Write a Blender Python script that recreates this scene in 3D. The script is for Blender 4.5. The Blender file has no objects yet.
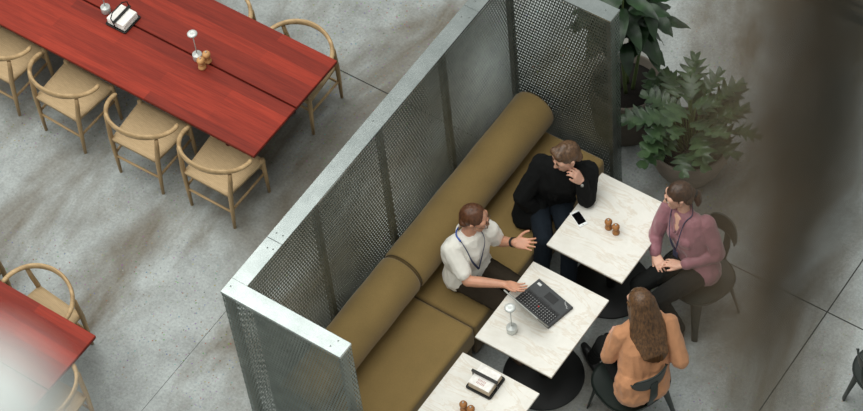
import bpy, bmesh, math, random
from mathutils import Vector, Matrix, noise
V = Vector
PI = math.pi
random.seed(7)
SC = bpy.context.scene
COL = SC.collection
VS = SC.view_settings
VS.view_transform = 'Standard'; VS.look = 'None'; VS.gamma = 1.0; VS.use_curve_mapping = False
VS.exposure = 0.66

# ------------------------------------------------------------------ materials
def s2l(c):
    def f(v):
        v /= 255.0
        return v / 12.92 if v <= 0.04045 else ((v + 0.055) / 1.055) ** 2.4
    return (f(c[0]), f(c[1]), f(c[2]), 1.0)

class NT:
    def __init__(self, name):
        self.m = bpy.data.materials.new(name); self.m.use_nodes = True
        self.t = self.m.node_tree
        self.t.nodes.clear()
        self.out = self.n('ShaderNodeOutputMaterial')
        self.b = self.n('ShaderNodeBsdfPrincipled')
        self.l(self.b, 'BSDF', self.out, 'Surface')
    def n(self, ty, **kw):
        x = self.t.nodes.new(ty)
        for k, v in kw.items():
            setattr(x, k, v)
        return x
    def l(self, a, ao, b, bi):
        self.t.links.new(a.outputs[ao], b.inputs[bi])
    def coord(self, scale=(1, 1, 1), rot=(0, 0, 0), which='Object'):
        c = self.n('ShaderNodeTexCoord'); m = self.n('ShaderNodeMapping')
        m.inputs['Scale'].default_value = scale; m.inputs['Rotation'].default_value = rot
        self.l(c, which, m, 'Vector'); return m
    def noise(self, vec, scale, detail=4, rough=0.55, dist=0.0):
        x = self.n('ShaderNodeTexNoise')
        x.inputs['Scale'].default_value = scale; x.inputs['Detail'].default_value = detail
        x.inputs['Roughness'].default_value = rough; x.inputs['Distortion'].default_value = dist
        if vec: self.l(vec, 'Vector', x, 'Vector')
        return x
    def ramp(self, src, out, stops):
        r = self.n('ShaderNodeValToRGB'); e = r.color_ramp.elements
        while len(e) < len(stops): e.new(0.5)
        for i, (p, c) in enumerate(stops):
            e[i].position = p; e[i].color = c
        self.l(src, out, r, 'Fac'); return r
    def mix(self, fac, a, b, mode='MIX'):
        x = self.n('ShaderNodeMix', data_type='RGBA', blend_type=mode)
        def put(v, idx):
            if isinstance(v, tuple) and len(v) == 2 and not isinstance(v[0], (int, float)):
                self.t.links.new(v[0].outputs[v[1]], x.inputs[idx])
            else:
                x.inputs[idx].default_value = v
        put(fac, 0); put(a, 6); put(b, 7)
        return x
    def bump(self, src, out, strength=0.2, dist=0.01):
        b = self.n('ShaderNodeBump'); b.inputs['Strength'].default_value = strength; b.inputs['Distance'].default_value = dist
        self.l(src, out, b, 'Height'); self.l(b, 'Normal', self.b, 'Normal')
    def p(self, **kw):
        for k, v in kw.items():
            self.b.inputs[k.replace('_', ' ')].default_value = v

def simple(name, rgb, rough=0.6, metal=0.0, var=0.12, scale=25.0, bump=0.0, spec=0.5):
    t = NT(name); c = s2l(rgb)
    v = t.coord(); nz = t.noise(v, scale)
    lo = tuple(x * (1 - var) for x in c[:3]) + (1,); hi = tuple(min(1, x * (1 + var)) for x in c[:3]) + (1,)
    r = t.ramp(nz, 'Fac', [(0.3, lo), (0.7, hi)])
    t.l(r, 'Color', t.b, 'Base Color')
    t.p(Roughness=rough, Metallic=metal, Specular_IOR_Level=spec)
    if bump: t.bump(nz, 'Fac', bump, 0.004)
    return t.m

def wood(name, dark, light, axis=0, rough=0.45, plank=None):
    t = NT(name)
    sc = [14, 14, 14]; sc[axis] = 0.9
    v = t.coord(tuple(sc))
    n1 = t.noise(v, 1.3, 7, 0.66, 0.5)
    sc2 = [70, 70, 70]; sc2[axis] = 2.5
    v2 = t.coord(tuple(sc2)); n2 = t.noise(v2, 2.0, 3)
    r = t.ramp(n1, 'Fac', [(0.3, s2l(dark)), (0.62, s2l(light))])
    r2 = t.ramp(n2, 'Fac', [(0.38, (0.72, 0.72, 0.72, 1)), (0.55, (1, 1, 1, 1))])
    m = t.mix(0.7, (r, 'Color'), (r2, 'Color'), 'MULTIPLY')
    src = (m, 2)
    if plank:
        # staves along the axis, each a slightly different tone
        cc = t.coord(); br = t.n('ShaderNodeTexBrick')
        t.l(cc, 'Vector', br, 'Vector')
        br.inputs['Scale'].default_value = 1.0; br.inputs['Brick Width'].default_value = 1.1
        br.inputs['Row Height'].default_value = plank; br.inputs['Mortar Size'].default_value = 0.0
        br.inputs['Bias'].default_value = 0.0
        br.inputs['Color1'].default_value = (0.74, 0.72, 0.72, 1); br.inputs['Color2'].default_value = (1.20, 1.20, 1.20, 1)
        m2 = t.mix(1.0, (m, 2), (br, 'Color'), 'MULTIPLY'); src = (m2, 2)
    t.t.links.new(src[0].outputs[src[1]], t.b.inputs['Base Color'])
    t.p(Roughness=rough, Specular_IOR_Level=0.3)
    t.bump(n2, 'Fac', 0.08, 0.002)
    return t.m

def concrete():
    t = NT('polished_concrete')
    v = t.coord()
    big = t.noise(v, 0.55, 5, 0.6, 0.4)
    mid = t.noise(v, 2.6, 6, 0.65, 0.3)
    base = t.ramp(mid, 'Fac', [(0.25, s2l((122, 124, 121))), (0.5, s2l((150, 154, 152))), (0.78, s2l((172, 177, 175)))])
    # brown mottling, drawn out in one direction
    vs = t.coord((1.5, 0.55, 1), (0, 0, 0.35))
    st = t.noise(vs, 0.85, 5, 0.6, 0.6)
    sr = t.ramp(st, 'Fac', [(0.44, (0, 0, 0, 1)), (0.66, (1, 1, 1, 1))])
    c1 = t.mix((sr, 'Color'), (base, 'Color'), s2l((94, 85, 70)))
    br = t.ramp(big, 'Fac', [(0.3, (0.92, 0.92, 0.91, 1)), (0.7, (1.18, 1.19, 1.2, 1))])
    c2 = t.mix(1.0, (c1, 2), (br, 'Color'), 'MULTIPLY')
    # exposed aggregate specks
    vo = t.n('ShaderNodeTexVoronoi'); vo.inputs['Scale'].default_value = 30
    t.l(v, 'Vector', vo, 'Vector')
    spk = t.ramp(vo, 'Distance', [(0.10, (1, 1, 1, 1)), (0.24, (0, 0, 0, 1))])
    area = t.noise(v, 0.9, 3); ar = t.ramp(area, 'Fac', [(0.42, (0, 0, 0, 1)), (0.6, (0.9, 0.9, 0.9, 1))])
    mm = t.mix(1.0, (spk, 'Color'), (ar, 'Color'), 'MULTIPLY')
    sel = t.mix(1.0, (vo, 'Color'), (0.32, 0.30, 0.27, 1), 'MULTIPLY')
    c3 = t.mix((mm, 2), (c2, 2), (sel, 2))
    # fine grit
    fn = t.noise(v, 48, 4, 0.7); fr = t.ramp(fn, 'Fac', [(0.3, (0.74, 0.74, 0.74, 1)), (0.7, (1.16, 1.16, 1.16, 1))])
    c4 = t.mix(1.0, (c3, 2), (fr, 'Color'), 'MULTIPLY')
    t.l(c4, 2, t.b, 'Base Color')
    rr = t.ramp(mid, 'Fac', [(0.3, (0.42, 0.42, 0.42, 1)), (0.7, (0.6, 0.6, 0.6, 1))])
    t.l(rr, 'Color', t.b, 'Roughness')
    t.bump(fn, 'Fac', 0.06, 0.003)
    return t.m

def marble():
    t = NT('pale_travertine')
    v = t.coord((1.4, 4.5, 3), (0, 0, 0.5))
    n1 = t.noise(v, 1.6, 7, 0.62, 1.2)
    v2 = t.coord((1, 1, 1)); n2 = t.noise(v2, 9, 5, 0.6, 0.4)
    r = t.ramp(n1, 'Fac', [(0.30, s2l((219, 214, 204))), (0.46, s2l((226, 223, 215))), (0.50, s2l((215, 206, 192))), (0.54, s2l((227, 224, 216))), (0.8, s2l((221, 217, 208)))])
    r2 = t.ramp(n2, 'Fac', [(0.3, (0.93, 0.925, 0.91, 1)), (0.65, (1.02, 1.02, 1.02, 1))])
    m = t.mix(1.0, (r, 'Color'), (r2, 'Color'), 'MULTIPLY')
    t.l(m, 2, t.b, 'Base Color'); t.p(Roughness=0.5)
    return t.m

def fabric(name, rgb, scale=420.0, var=0.18, rough=0.9, bump=0.25, sheen=0.15):
    t = NT(name); c = s2l(rgb)
    v = t.coord(); nz = t.noise(v, scale, 2); bg = t.noise(v, 5, 3)
    lo = tuple(x * (1 - var) for x in c[:3]) + (1,); hi = tuple(min(1, x * (1 + var)) for x in c[:3]) + (1,)
    r = t.ramp(nz, 'Fac', [(0.3, lo), (0.7, hi)])
    r2 = t.ramp(bg, 'Fac', [(0.3, (0.93, 0.93, 0.93, 1)), (0.7, (1.06, 1.06, 1.06, 1))])
    m = t.mix(1.0, (r, 'Color'), (r2, 'Color'), 'MULTIPLY')
    t.l(m, 2, t.b, 'Base Color')
    t.p(Roughness=rough, Sheen_Weight=sheen, Specular_IOR_Level=0.25)
    # soft creases
    vc = t.coord((1, 1, 0.6)); cr = t.noise(vc, 16, 3, 0.5, 0.6)
    t.bump(cr, 'Fac', bump, 0.012)
    return t.m

def mesh_steel(pitch=0.0225, rad=0.355):
    """galvanised sheet punched with oval holes in staggered rows (laid out in metres by the sheet's own UV map)"""
    t = NT('perforated_steel')
    uv = t.n('ShaderNodeUVMap'); uv.uv_map = 'metres'
    sep = t.n('ShaderNodeSeparateXYZ'); t.l(uv, 'UV', sep, 'Vector')
    def mth(op, a, b=None, c=None):
        x = t.n('ShaderNodeMath', operation=op)
        for i, q in enumerate((a, b, c)):
            if q is None: continue
            if isinstance(q, tuple): t.t.links.new(q[0].outputs[q[1]], x.inputs[i])
            else: x.inputs[i].default_value = q
        return (x, 0)
    v = mth('DIVIDE', (sep, 'Y'), pitch * 1.55)
    odd = mth('MODULO', mth('FLOOR', v), 2.0)
    u = mth('ADD', mth('DIVIDE', (sep, 'X'), pitch), mth('MULTIPLY', odd, 0.5))
    fu = mth('SUBTRACT', mth('FRACT', u), 0.5)
    fv = mth('SUBTRACT', mth('FRACT', v), 0.5)
    d = mth('SQRT', mth('ADD', mth('MULTIPLY', fu, fu), mth('MULTIPLY', fv, fv)))
    hole = mth('LESS_THAN', d, rad)
    nz = t.noise(t.coord(), 7, 4)
    r = t.ramp(nz, 'Fac', [(0.3, s2l((116, 126, 121))), (0.7, s2l((150, 159, 154)))])
    t.l(r, 'Color', t.b, 'Base Color'); t.p(Metallic=0.85, Roughness=0.42)
    tr = t.n('ShaderNodeBsdfTransparent'); mx = t.n('ShaderNodeMixShader')
    t.t.links.new(hole[0].outputs[0], mx.inputs[0]); t.l(t.b, 'BSDF', mx, 1); t.l(tr, 'BSDF', mx, 2)
    t.l(mx, 'Shader', t.out, 'Surface')
    return t.m

def galv():
    t = NT('galvanised_steel')
    v = t.coord((1, 1, 1)); n1 = t.noise(v, 6, 5, 0.6); n2 = t.noise(v, 60, 3)
    r = t.ramp(n1, 'Fac', [(0.3, s2l((160, 168, 166))), (0.7, s2l((182, 189, 187)))])
    t.l(r, 'Color', t.b, 'Base Color')
    rr = t.ramp(n2, 'Fac', [(0.3, (0.20, 0.20, 0.20, 1)), (0.7, (0.25, 0.25, 0.25, 1))])
    t.l(rr, 'Color', t.b, 'Roughness'); t.p(Metallic=0.8)
    return t.m

def skin_mat(name, rgb):
    t = NT(name); c = s2l(rgb)
    v = t.coord(); nz = t.noise(v, 18, 4)
    r = t.ramp(nz, 'Fac', [(0.3, tuple(x * 0.9 for x in c[:3]) + (1,)), (0.7, tuple(min(1, x * 1.06) for x in c[:3]) + (1,))])
    t.l(r, 'Color', t.b, 'Base Color'); t.p(Roughness=0.5, Subsurface_Weight=0.08, Subsurface_Scale=0.01)
    return t.m

def hair_mat(name, dark, light):
    t = NT(name)
    v = t.coord((34, 34, 3)); nz = t.noise(v, 2.2, 4, 0.6, 0.3)
    r = t.ramp(nz, 'Fac', [(0.3, s2l(dark)), (0.7, s2l(light))])
    t.l(r, 'Color', t.b, 'Base Color'); t.p(Roughness=0.45)
    t.bump(nz, 'Fac', 0.35, 0.004)
    return t.m

def leaf_mat(name, dark, light, rough=0.35):
    t = NT(name)
    v = t.coord(); nz = t.noise(v, 9, 4)
    r = t.ramp(nz, 'Fac', [(0.3, s2l(dark)), (0.7, s2l(light))])
    t.l(r, 'Color', t.b, 'Base Color'); t.p(Roughness=rough)
    return t.m

def weave():
    t = NT('woven_seat')
    v = t.coord((1, 1, 1)); w = t.n('ShaderNodeTexWave'); w.inputs['Scale'].default_value = 26; w.inputs['Distortion'].default_value = 0.4
    t.l(v, 'Vector', w, 'Vector')
    nz = t.noise(t.coord((8, 60, 8)), 2, 3)
    r = t.ramp(w, 'Fac', [(0.0, s2l((176, 148, 110))), (0.6, s2l((194, 166, 126)))])
    r2 = t.ramp(nz, 'Fac', [(0.3, (0.86, 0.85, 0.83, 1)), (0.7, (1.05, 1.05, 1.05, 1))])
    m = t.mix(1.0, (r, 'Color'), (r2, 'Color'), 'MULTIPLY')
    t.l(m, 2, t.b, 'Base Color'); t.p(Roughness=0.7); t.bump(w, 'Fac', 0.2, 0.003)
    return t.m

M = dict(
    floor=concrete(), marble=marble(), red=wood('red_stained_oak', (120, 31, 15), (147, 46, 27), 0, 0.6, 0.115),
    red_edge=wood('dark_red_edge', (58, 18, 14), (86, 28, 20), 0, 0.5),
    oak=wood('pale_oak', (150, 121, 84), (190, 160, 119), 2, 0.5), oak_rail=wood('pale_oak_rail', (153, 124, 86), (193, 163, 121), 0, 0.45),
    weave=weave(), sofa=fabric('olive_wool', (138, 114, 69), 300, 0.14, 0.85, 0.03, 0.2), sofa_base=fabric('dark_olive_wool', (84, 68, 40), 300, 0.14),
    mesh=mesh_steel(), galv=galv(), post=simple('grey_steel', (128, 126, 116), 0.5, 0.3), screw=simple('screw_steel', (120, 124, 122), 0.4, 0.9),
    black=simple('black_steel', (14, 15, 14), 0.55, 0.0), blackwire=simple('black_wire', (34, 33, 30), 0.45, 0.3),
    edge=simple('brown_table_edge', (120, 96, 66), 0.6), alu=simple('brushed_aluminium', (206, 209, 205), 0.4, 0.35),
    mill=wood('warm_turned_wood', (178, 126, 76), (222, 172, 116), 2, 0.4), mill_dark=wood('turned_walnut', (134, 86, 46), (178, 122, 70), 2, 0.4),
    napkin=simple('white_napkin', (236, 232, 226), 0.9), napkin_kraft=simple('kraft_napkin', (201, 184, 160), 0.9), ink=simple('faded_pink_ink', (196, 164, 158), 0.9),
    laptop=simple('charcoal_plastic', (50, 51, 52), 0.5), laptop_deck=simple('dark_grey_deck', (58, 60, 61), 0.55), key=simple('black_key', (22, 22, 23), 0.5),
    keymark=simple('key_legend', (190, 190, 188), 0.6), redcap=simple('red_rubber', (200, 40, 34), 0.6), silver=simple('silver_print', (205, 206, 204), 0.4),
    screen=simple('dark_screen', (18, 19, 22), 0.15), lidback=simple('grey_lid', (150, 150, 144), 0.5),
    phone_white=simple('white_phone', (236, 237, 236), 0.3), phone_glass=simple('black_glass', (8, 8, 10), 0.1),
    chair=simple('green_black_stain', (28, 36, 32), 0.42), chair_pad=simple('dark_leather', (34, 39, 36), 0.5),
    pot=simple('grey_stoneware', (128, 117, 105), 0.75, 0, 0.15, 9, 0.2), pot_dark=simple('brown_grey_planter', (112, 103, 92), 0.75, 0, 0.15, 9), soil=simple('dark_soil', (30, 25, 20), 0.95, 0, 0.3, 60, 0.6),
    leaf=leaf_mat('grey_green_leaf', (30, 50, 30), (70, 92, 58)), leaf_dark=leaf_mat('deep_green_leaf', (14, 32, 15), (34, 64, 28), 0.42), stem=simple('green_stem', (96, 112, 66), 0.6),
    vine=leaf_mat('dark_vine_leaf', (34, 36, 28), (58, 56, 42), 0.6), vine_brown=leaf_mat('dry_brown_vine', (84, 66, 44), (112, 92, 64), 0.7), globe=simple('white_globe', (206, 211, 208), 0.35, 0, 0.01), cord=simple('white_cord', (225, 225, 222), 0.6),
    skin=skin_mat('skin', (205, 150, 122)), skin_fair=skin_mat('fair_skin', (212, 164, 140)), lip=simple('lip', (176, 98, 88), 0.5), eye=simple('eye_white', (225, 222, 216), 0.3), iris=simple('dark_iris', (40, 30, 24), 0.2),
    hair_a=hair_mat('auburn_brown_hair', (62, 36, 20), (104, 64, 38)), hair_b=hair_mat('chestnut_hair', (58, 40, 26), (112, 82, 56)), hair_c=hair_mat('dark_brown_hair', (40, 26, 18), (82, 56, 38)), hair_d=hair_mat('long_brown_hair', (54, 36, 21), (112, 78, 46)),
    polo=fabric('cream_cotton', (238, 234, 224), 500, 0.05, 0.9, 0.5), trousers_brown=fabric('dark_taupe_cotton', (50, 42, 32), 400, 0.12, 0.9, 0.4, 0.0),
    jacket=fabric('black_wool', (13, 14, 14), 400, 0.2, 0.95, 0.5, 0.0), navy_shirt=fabric('navy_cotton', (24, 28, 52), 400, 0.1), denim=fabric('dark_navy_denim', (20, 28, 36), 500, 0.2, 0.9, 0.4, 0.0),
    satin=fabric('mauve_satin', (150, 102, 110), 500, 0.06, 0.42, 0.7, 0.3), black_cloth=fabric('black_cloth', (17, 18, 17), 400, 0.15, 0.95, 0.4, 0.0),
    tan=fabric('apricot_cloth', (186, 132, 94), 500, 0.06, 0.75, 0.6), shoe=simple('brown_leather', (64, 46, 32), 0.5), shoe_black=simple('black_leather', (22, 22, 22), 0.45),
    lanyard=simple('blue_ribbon', (52, 88, 176), 0.6), lanyard_dark=simple('dark_blue_ribbon', (44, 52, 84), 0.6), watch=simple('black_strap', (18, 20, 22), 0.5), dial=simple('watch_dial', (150, 150, 146), 0.3, 0.6), frame=simple('spectacle_metal', (120, 104, 84), 0.35, 0.6),
    step=simple('dark_step_riser', (78, 79, 76), 0.6), groove=simple('joint_filler', (42, 41, 38), 0.9),
)

# ------------------------------------------------------------------ builders
class MB:
    """collects shapes, links them as ONE mesh object"""
    def __init__(self):
        self.v = []; self.f = []; self.mi = []; self.sm = []
    def add(self, vs, fs, mi=0, smooth=True):
        o = len(self.v); self.v += [tuple(x) for x in vs]
        for f in fs:
            self.f.append([i + o for i in f]); self.mi.append(mi); self.sm.append(smooth)
        return self
    def bm(self, b, mi=0, smooth=False):
        b.verts.index_update()
        self.add([v.co[:] for v in b.verts], [[v.index for v in f.verts] for f in b.faces], mi, smooth); b.free(); return self
    def box(self, c, s, rot=None, bev=0.0, mi=0, seg=2):
        b = bmesh.new(); bmesh.ops.create_cube(b, size=1)
        for v in b.verts: v.co = V((v.co.x * s[0], v.co.y * s[1], v.co.z * s[2]))
        if bev: bmesh.ops.bevel(b, geom=b.edges[:], offset=bev, segments=seg, profile=0.5, affect='EDGES')
        for v in b.verts: v.co = (rot @ v.co if rot else v.co) + V(c)
        return self.bm(b, mi)
    def lathe(self, prof, c=(0, 0, 0), n=32, mi=0, smooth=True):
        vs = []; fs = []; k = len(prof)
        for i in range(n):
            a = 2 * PI * i / n
            for r, z in prof: vs.append((c[0] + r * math.cos(a), c[1] + r * math.sin(a), c[2] + z))
        for i in range(n):
            j = (i + 1) % n
            for q in range(k - 1): fs.append([i * k + q, j * k + q, j * k + q + 1, i * k + q + 1])
        if prof[0][0] > 1e-6: fs.append([i * k for i in range(n)][::-1])
        if prof[-1][0] > 1e-6: fs.append([i * k + k - 1 for i in range(n)])
        return self.add(vs, fs, mi, smooth)
    def tube(self, path, rad, n=12, mi=0, flat=None, up=(0, 0, 1)):
        """rad: number or list; flat=(a,b) scale factors of the section along side / up"""
        P = [V(p) for p in path]; vs = []; fs = []
        for i, p in enumerate(P):
            t = (P[min(i + 1, len(P) - 1)] - P[max(i - 1, 0)]).normalized()
            u = V(up); s = t.cross(u)
            if s.length < 1e-3: s = t.cross(V((1, 0, 0)))
            s.normalize(); u = s.cross(t).normalized()
            r = rad[i] if isinstance(rad, (list, tuple)) else rad
            fx, fy = (flat[i] if isinstance(flat, list) else flat) if flat else (1, 1)
            for q in range(n):
                a = 2 * PI * q / n
                vs.append(p + s * (r * fx * math.cos(a)) + u * (r * fy * math.sin(a)))
        for i in range(len(P) - 1):
            for q in range(n):
                w = (q + 1) % n
                fs.append([i * n + q, i * n + w, (i + 1) * n + w, (i + 1) * n + q])
        fs.append(list(range(n))[::-1]); fs.append([(len(P) - 1) * n + q for q in range(n)])
        return self.add(vs, fs, mi)
    def hull(self, sph, mi=0, sub=2):
        b = bmesh.new()
        for p, r in sph:
            bmesh.ops.create_icosphere(b, subdivisions=sub, radius=r, matrix=Matrix.Translation(V(p)))
        bmesh.ops.delete(b, geom=b.faces[:], context='FACES_ONLY')
        bmesh.ops.delete(b, geom=b.edges[:], context='EDGES_FACES') if b.edges else None
        if len(b.verts) == 0:
            for p, r in sph: bmesh.ops.create_icosphere(b, subdivisions=sub, radius=r, matrix=Matrix.Translation(V(p)))
        r = bmesh.ops.convex_hull(b, input=b.verts[:])
        junk = [e for e in set(r['geom_interior']) | set(r['geom_unused']) if isinstance(e, bmesh.types.BMVert)]
        bmesh.ops.delete(b, geom=junk, context='VERTS')
        return self.bm(b, mi, True)
    def ell(self, c, rad, rot=None, mi=0, sub=3):
        b = bmesh.new(); bmesh.ops.create_icosphere(b, subdivisions=sub, radius=1)
        for v in b.verts:
            q = V((v.co.x * rad[0], v.co.y * rad[1], v.co.z * rad[2])); v.co = (rot @ q if rot else q) + V(c)
        return self.bm(b, mi, True)
    def mesh(self, name, mats, off=(0, 0, 0)):
        me = bpy.data.meshes.new(name)
        o = V(off)
        me.from_pydata([tuple(V(x) - o) for x in self.v], [], self.f)
        for m in mats: me.materials.append(m)
        me.polygons.foreach_set('material_index', self.mi); me.polygons.foreach_set('use_smooth', self.sm)
        me.update(); return me
    def build(self, name, mats, parent=None, off=(0, 0, 0), loc=None):
        if not isinstance(mats, (list, tuple)): mats = [mats]
        o = bpy.data.objects.new(name, self.mesh(name, mats, off)); COL.objects.link(o)
        if parent: o.parent = parent
        if loc: o.location = loc
        return o

DG = bpy.context.evaluated_depsgraph_get
def baked(o, mods):
    """run modifiers and keep the result as the object's own mesh"""
    for ty, kw in mods:
        m = o.modifiers.new(ty, ty)
        for k, v in kw.items(): setattr(m, k, v)
    bpy.context.view_layer.update()
    e = o.evaluated_get(DG()); me = bpy.data.meshes.new_from_object(e)
    mats = [x for x in o.data.materials]
    o.modifiers.clear(); old = o.data; o.data = me
    if not me.materials:
        for x in mats: me.materials.append(x)
    nm = old.name; bpy.data.meshes.remove(old); me.name = nm
    me.polygons.foreach_set('use_smooth', [True] * len(me.polygons))
    return o
def organic(mb, name, mat, parent, off, voxel=0.006, smooth=4):
    o = mb.build(name, mat, parent, off)
    return baked(o, [('REMESH', dict(mode='VOXEL', voxel_size=voxel, use_smooth_shade=True)), ('SMOOTH', dict(factor=0.5, iterations=smooth))])

def tag(o, label, cat, group=None, kind=None):
    if label: o['label'] = label
    if cat: o['category'] = cat
    if group: o['group'] = group
    if kind: o['kind'] = kind
    return o
def empty(name, loc, label, cat, group=None, rz=0.0):
    o = bpy.data.objects.new(name, None); COL.objects.link(o)
    o.empty_display_size = 0.1; o.location = loc; o.rotation_euler = (0, 0, rz)
    return tag(o, label, cat, group)
def copy_tree(o, parent=None):
    c = o.copy(); COL.objects.link(c)
    if parent: c.parent = parent
    for ch in list(o.children): copy_tree(ch, c)
    return c

# ------------------------------------------------------------------ camera
cam = bpy.data.cameras.new('camera'); camo = bpy.data.objects.new('camera', cam); COL.objects.link(camo)
CC = V((6.951053, -5.946111, 15.156937))
RM = Matrix(((0.8227058, -0.4229656, 0.3798095), (0.5636900, 0.6934239, -0.4487950), (-0.0735442, 0.5833211, 0.8089053)))
camo.matrix_world = Matrix.Translation(CC) @ RM.to_4x4()
cam.sensor_width = 36.0; cam.lens = 2393.1 / 863 * 36.0; cam.clip_start = 0.05
cam.dof.use_dof = True; cam.dof.focus_distance = 17.2; cam.dof.aperture_fstop = 2.4
SC.camera = camo

# ------------------------------------------------------------------ setting
H = 2.07; WB = 0.985; T = 0.13; L = 3.44
fl = MB().add([(-14, -12, 0), (14, -12, 0), (14, 5.80, 0), (-14, 5.80, 0)], [[0, 1, 2, 3]], 0, False).build('floor', M['floor']); fl['kind'] = 'structure'
st = MB().box((0, 9.8, 0.06), (28, 8.0, 0.12), bev=0.008).build('floor_2', M['floor']); st['kind'] = 'structure'
rs = MB().box((0, 5.79, 0.055), (28, 0.02, 0.11), bev=0.003).build('trim_1', M['step']); rs['kind'] = 'structure'
gj = MB().box((0, 5.86, 0.1195), (28, 0.03, 0.004)).build('trim_2', M['groove']); gj['kind'] = 'structure'
# saw-cut joints in the slab
jn = MB()
for y in (3.20, -0.35 - 3.2):
    jn.box((0, y, 0.0), (28, 0.009, 0.003))
for x in (2.925,):
    jn.box((x, -3.1, 0.0), (0.009, 17.7, 0.003))
jn.box((-0.95, -3.1, 0.0), (0.003, 17.7, 0.002))
jo = jn.build('trim_3', M['groove']); jo['kind'] = 'structure'

# ------------------------------------------------------------------ perforated partition
pt = empty('partition_screen', (0, 0, 0), 'tall U-shaped perforated steel screen with pale metal rail around the sofa', 'partition')
def sheet(name, a, b, h0, h1):
    """one perforated sheet from plan point a to b"""
    a = V((a[0], a[1], 0)); b = V((b[0], b[1], 0)); ln = (b - a).length
    me = bpy.data.meshes.new(name)
    me.from_pydata([(a.x, a.y, h0), (b.x, b.y, h0), (b.x, b.y, h1), (a.x, a.y, h1)], [], [[0, 1, 2, 3]])
    uv = me.uv_layers.new(name='metres')
    for i, q in enumerate([(0, h0), (ln, h0), (ln, h1), (0, h1)]): uv.data[i].uv = q
    me.materials.append(M['mesh'])
    o = bpy.data.objects.new(name, me); COL.objects.link(o); o.parent = pt
    return o
e = 0.004
for a, b in (((e, e), (WB - e, e)), ((WB - e, e), (WB - e, T - e)), ((T - e, T - e), (WB - e, T - e)),
             ((T - e, T - e), (T - e, L - T + e)), ((e, e), (e, L - e)),
             ((T - e, L - T + e), (WB - e, L - T + e)), ((WB - e, L - T + e), (WB - e, L - e)), ((e, L - e), (WB - e, L - e))):
    sheet('perforated_panel', a, b, 0.03, H - 0.02)
def rail(name, boxes, mark=()):
    m = MB()
    for (x0, y0, x1, y1) in boxes: m.box(((x0 + x1) / 2, (y0 + y1) / 2, H - 0.011), (x1 - x0, y1 - y0, 0.022), bev=0.002, seg=1)
    o = m.build(name, M['galv'], pt)
    for (x, y) in mark:
        MB().lathe([(0, 0.0), (0.006, 0), (0.005, 0.002), (0, 0.0025)], (x, y, H), 10).build('rail_screw', M['screw'], o)
    return o
sy1, sy2 = 0.523, 2.905
rail('top_rail', [(0, 0, WB, T), (0, T, T, sy1 - 0.002)], [(0.035, 0.07), (0.06, 0.45), (0.1, 0.46), (0.88, 0.04), (0.9, 0.1)])
rail('top_rail', [(0, sy1, T, sy2 - 0.002)], [(0.04, 0.58), (0.09, 0.585), (0.05, 1.7), (0.05, 2.8), (0.1, 2.82)])
rail('top_rail', [(0, sy2, T, L), (T, L - T, WB, L)], [(0.05, 2.97), (0.9, L - 0.06)])
for (x, y) in ((0.04, 0.04), (0.065, 0.95), (0.065, 1.72), (0.065, 2.5), (0.05, L - 0.05), (WB - 0.04, 0.065), (WB - 0.04, L - 0.065)):
    MB().box((x, y, 1.02), (0.045, 0.045, 2.04), bev=0.003, seg=1).box((x, y, 0.004), (0.085, 0.085, 0.008)).build('frame_post', M['post'], pt)
kick = MB()
kick.box((WB / 2, T / 2, 0.017), (WB - 0.004, T - 0.004, 0.034)); kick.box((T / 2, L / 2, 0.017), (T - 0.004, L - 2 * T - 0.002, 0.034)); kick.box((WB / 2, L - T / 2, 0.017), (WB - 0.004, T - 0.004, 0.034))
kick.build('bottom_rail', M['post'], pt)

# ------------------------------------------------------------------ sofa bench sections
def sofa(y0, y1, label):
    yc = (y0 + y1) / 2; r = empty('sofa_section', (0.54, yc, 0), label, 'sofa', 'olive sofa sections inside the screen')
    w = y1 - y0
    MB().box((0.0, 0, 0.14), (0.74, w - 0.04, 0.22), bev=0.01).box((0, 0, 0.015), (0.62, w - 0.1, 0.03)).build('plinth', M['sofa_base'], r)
    MB().box((0.0, 0, 0.345), (0.80, w - 0.006, 0.215), bev=0.035, seg=5).build('seat_cushion', M['sofa'], r)
    MB().box((-0.27, 0, 0.48), (0.24, w - 0.05, 0.09), bev=0.01).build('bolster_support', M['sofa_base'], r)  # added support block, coloured dark for the shaded gap under the bolster
    # bolster: fat roll along the back, rounded rims and a piped seam at each end
    b = MB(); n = 48; R = 0.178; prof = [(-w / 2 + 0.003, 0.0), (-w / 2 + 0.003, R - 0.03), (-w / 2 + 0.010, R - 0.009), (-w / 2 + 0.03, R)]
    for i in range(1, 12): prof.append((-w / 2 + 0.03 + (w - 0.06) * i / 12, R + 0.002 * math.sin(i * 1.7)))
    prof += [(w / 2 - 0.03, R), (w / 2 - 0.010, R - 0.009), (w / 2 - 0.003, R - 0.03), (w / 2 - 0.003, 0)]
    vs = []; fs = []; k = len(prof)
    for i in range(n):
        a = 2 * PI * i / n
        for y, q in prof: vs.append((-0.227 + q * math.cos(a), y, 0.68 + q * math.sin(a)))
    for i in range(n):
        for q in range(k - 1): fs.append([i * k + q, i * k + q + 1, ((i + 1) % n) * k + q + 1, ((i + 1) % n) * k + q])
    b.add(vs, fs); bo = b.build('bolster', M['sofa'], r)
    for s in (-1, 1):
        ring = [( -0.227 + (R - 0.012) * math.cos(2 * PI * i / 40), s * (w / 2 - 0.010), 0.68 + (R - 0.012) * math.sin(2 * PI * i / 40)) for i in range(41)]
        MB().tube(ring, 0.005, 6).build('piping', M['sofa_base'], bo)
    return r
sofa(0.14, 1.472, 'olive brown sofa section nearest the low corner of the screen, empty')
sofa(1.476, 3.272, 'longer olive brown sofa section with two men sitting on it')

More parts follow.
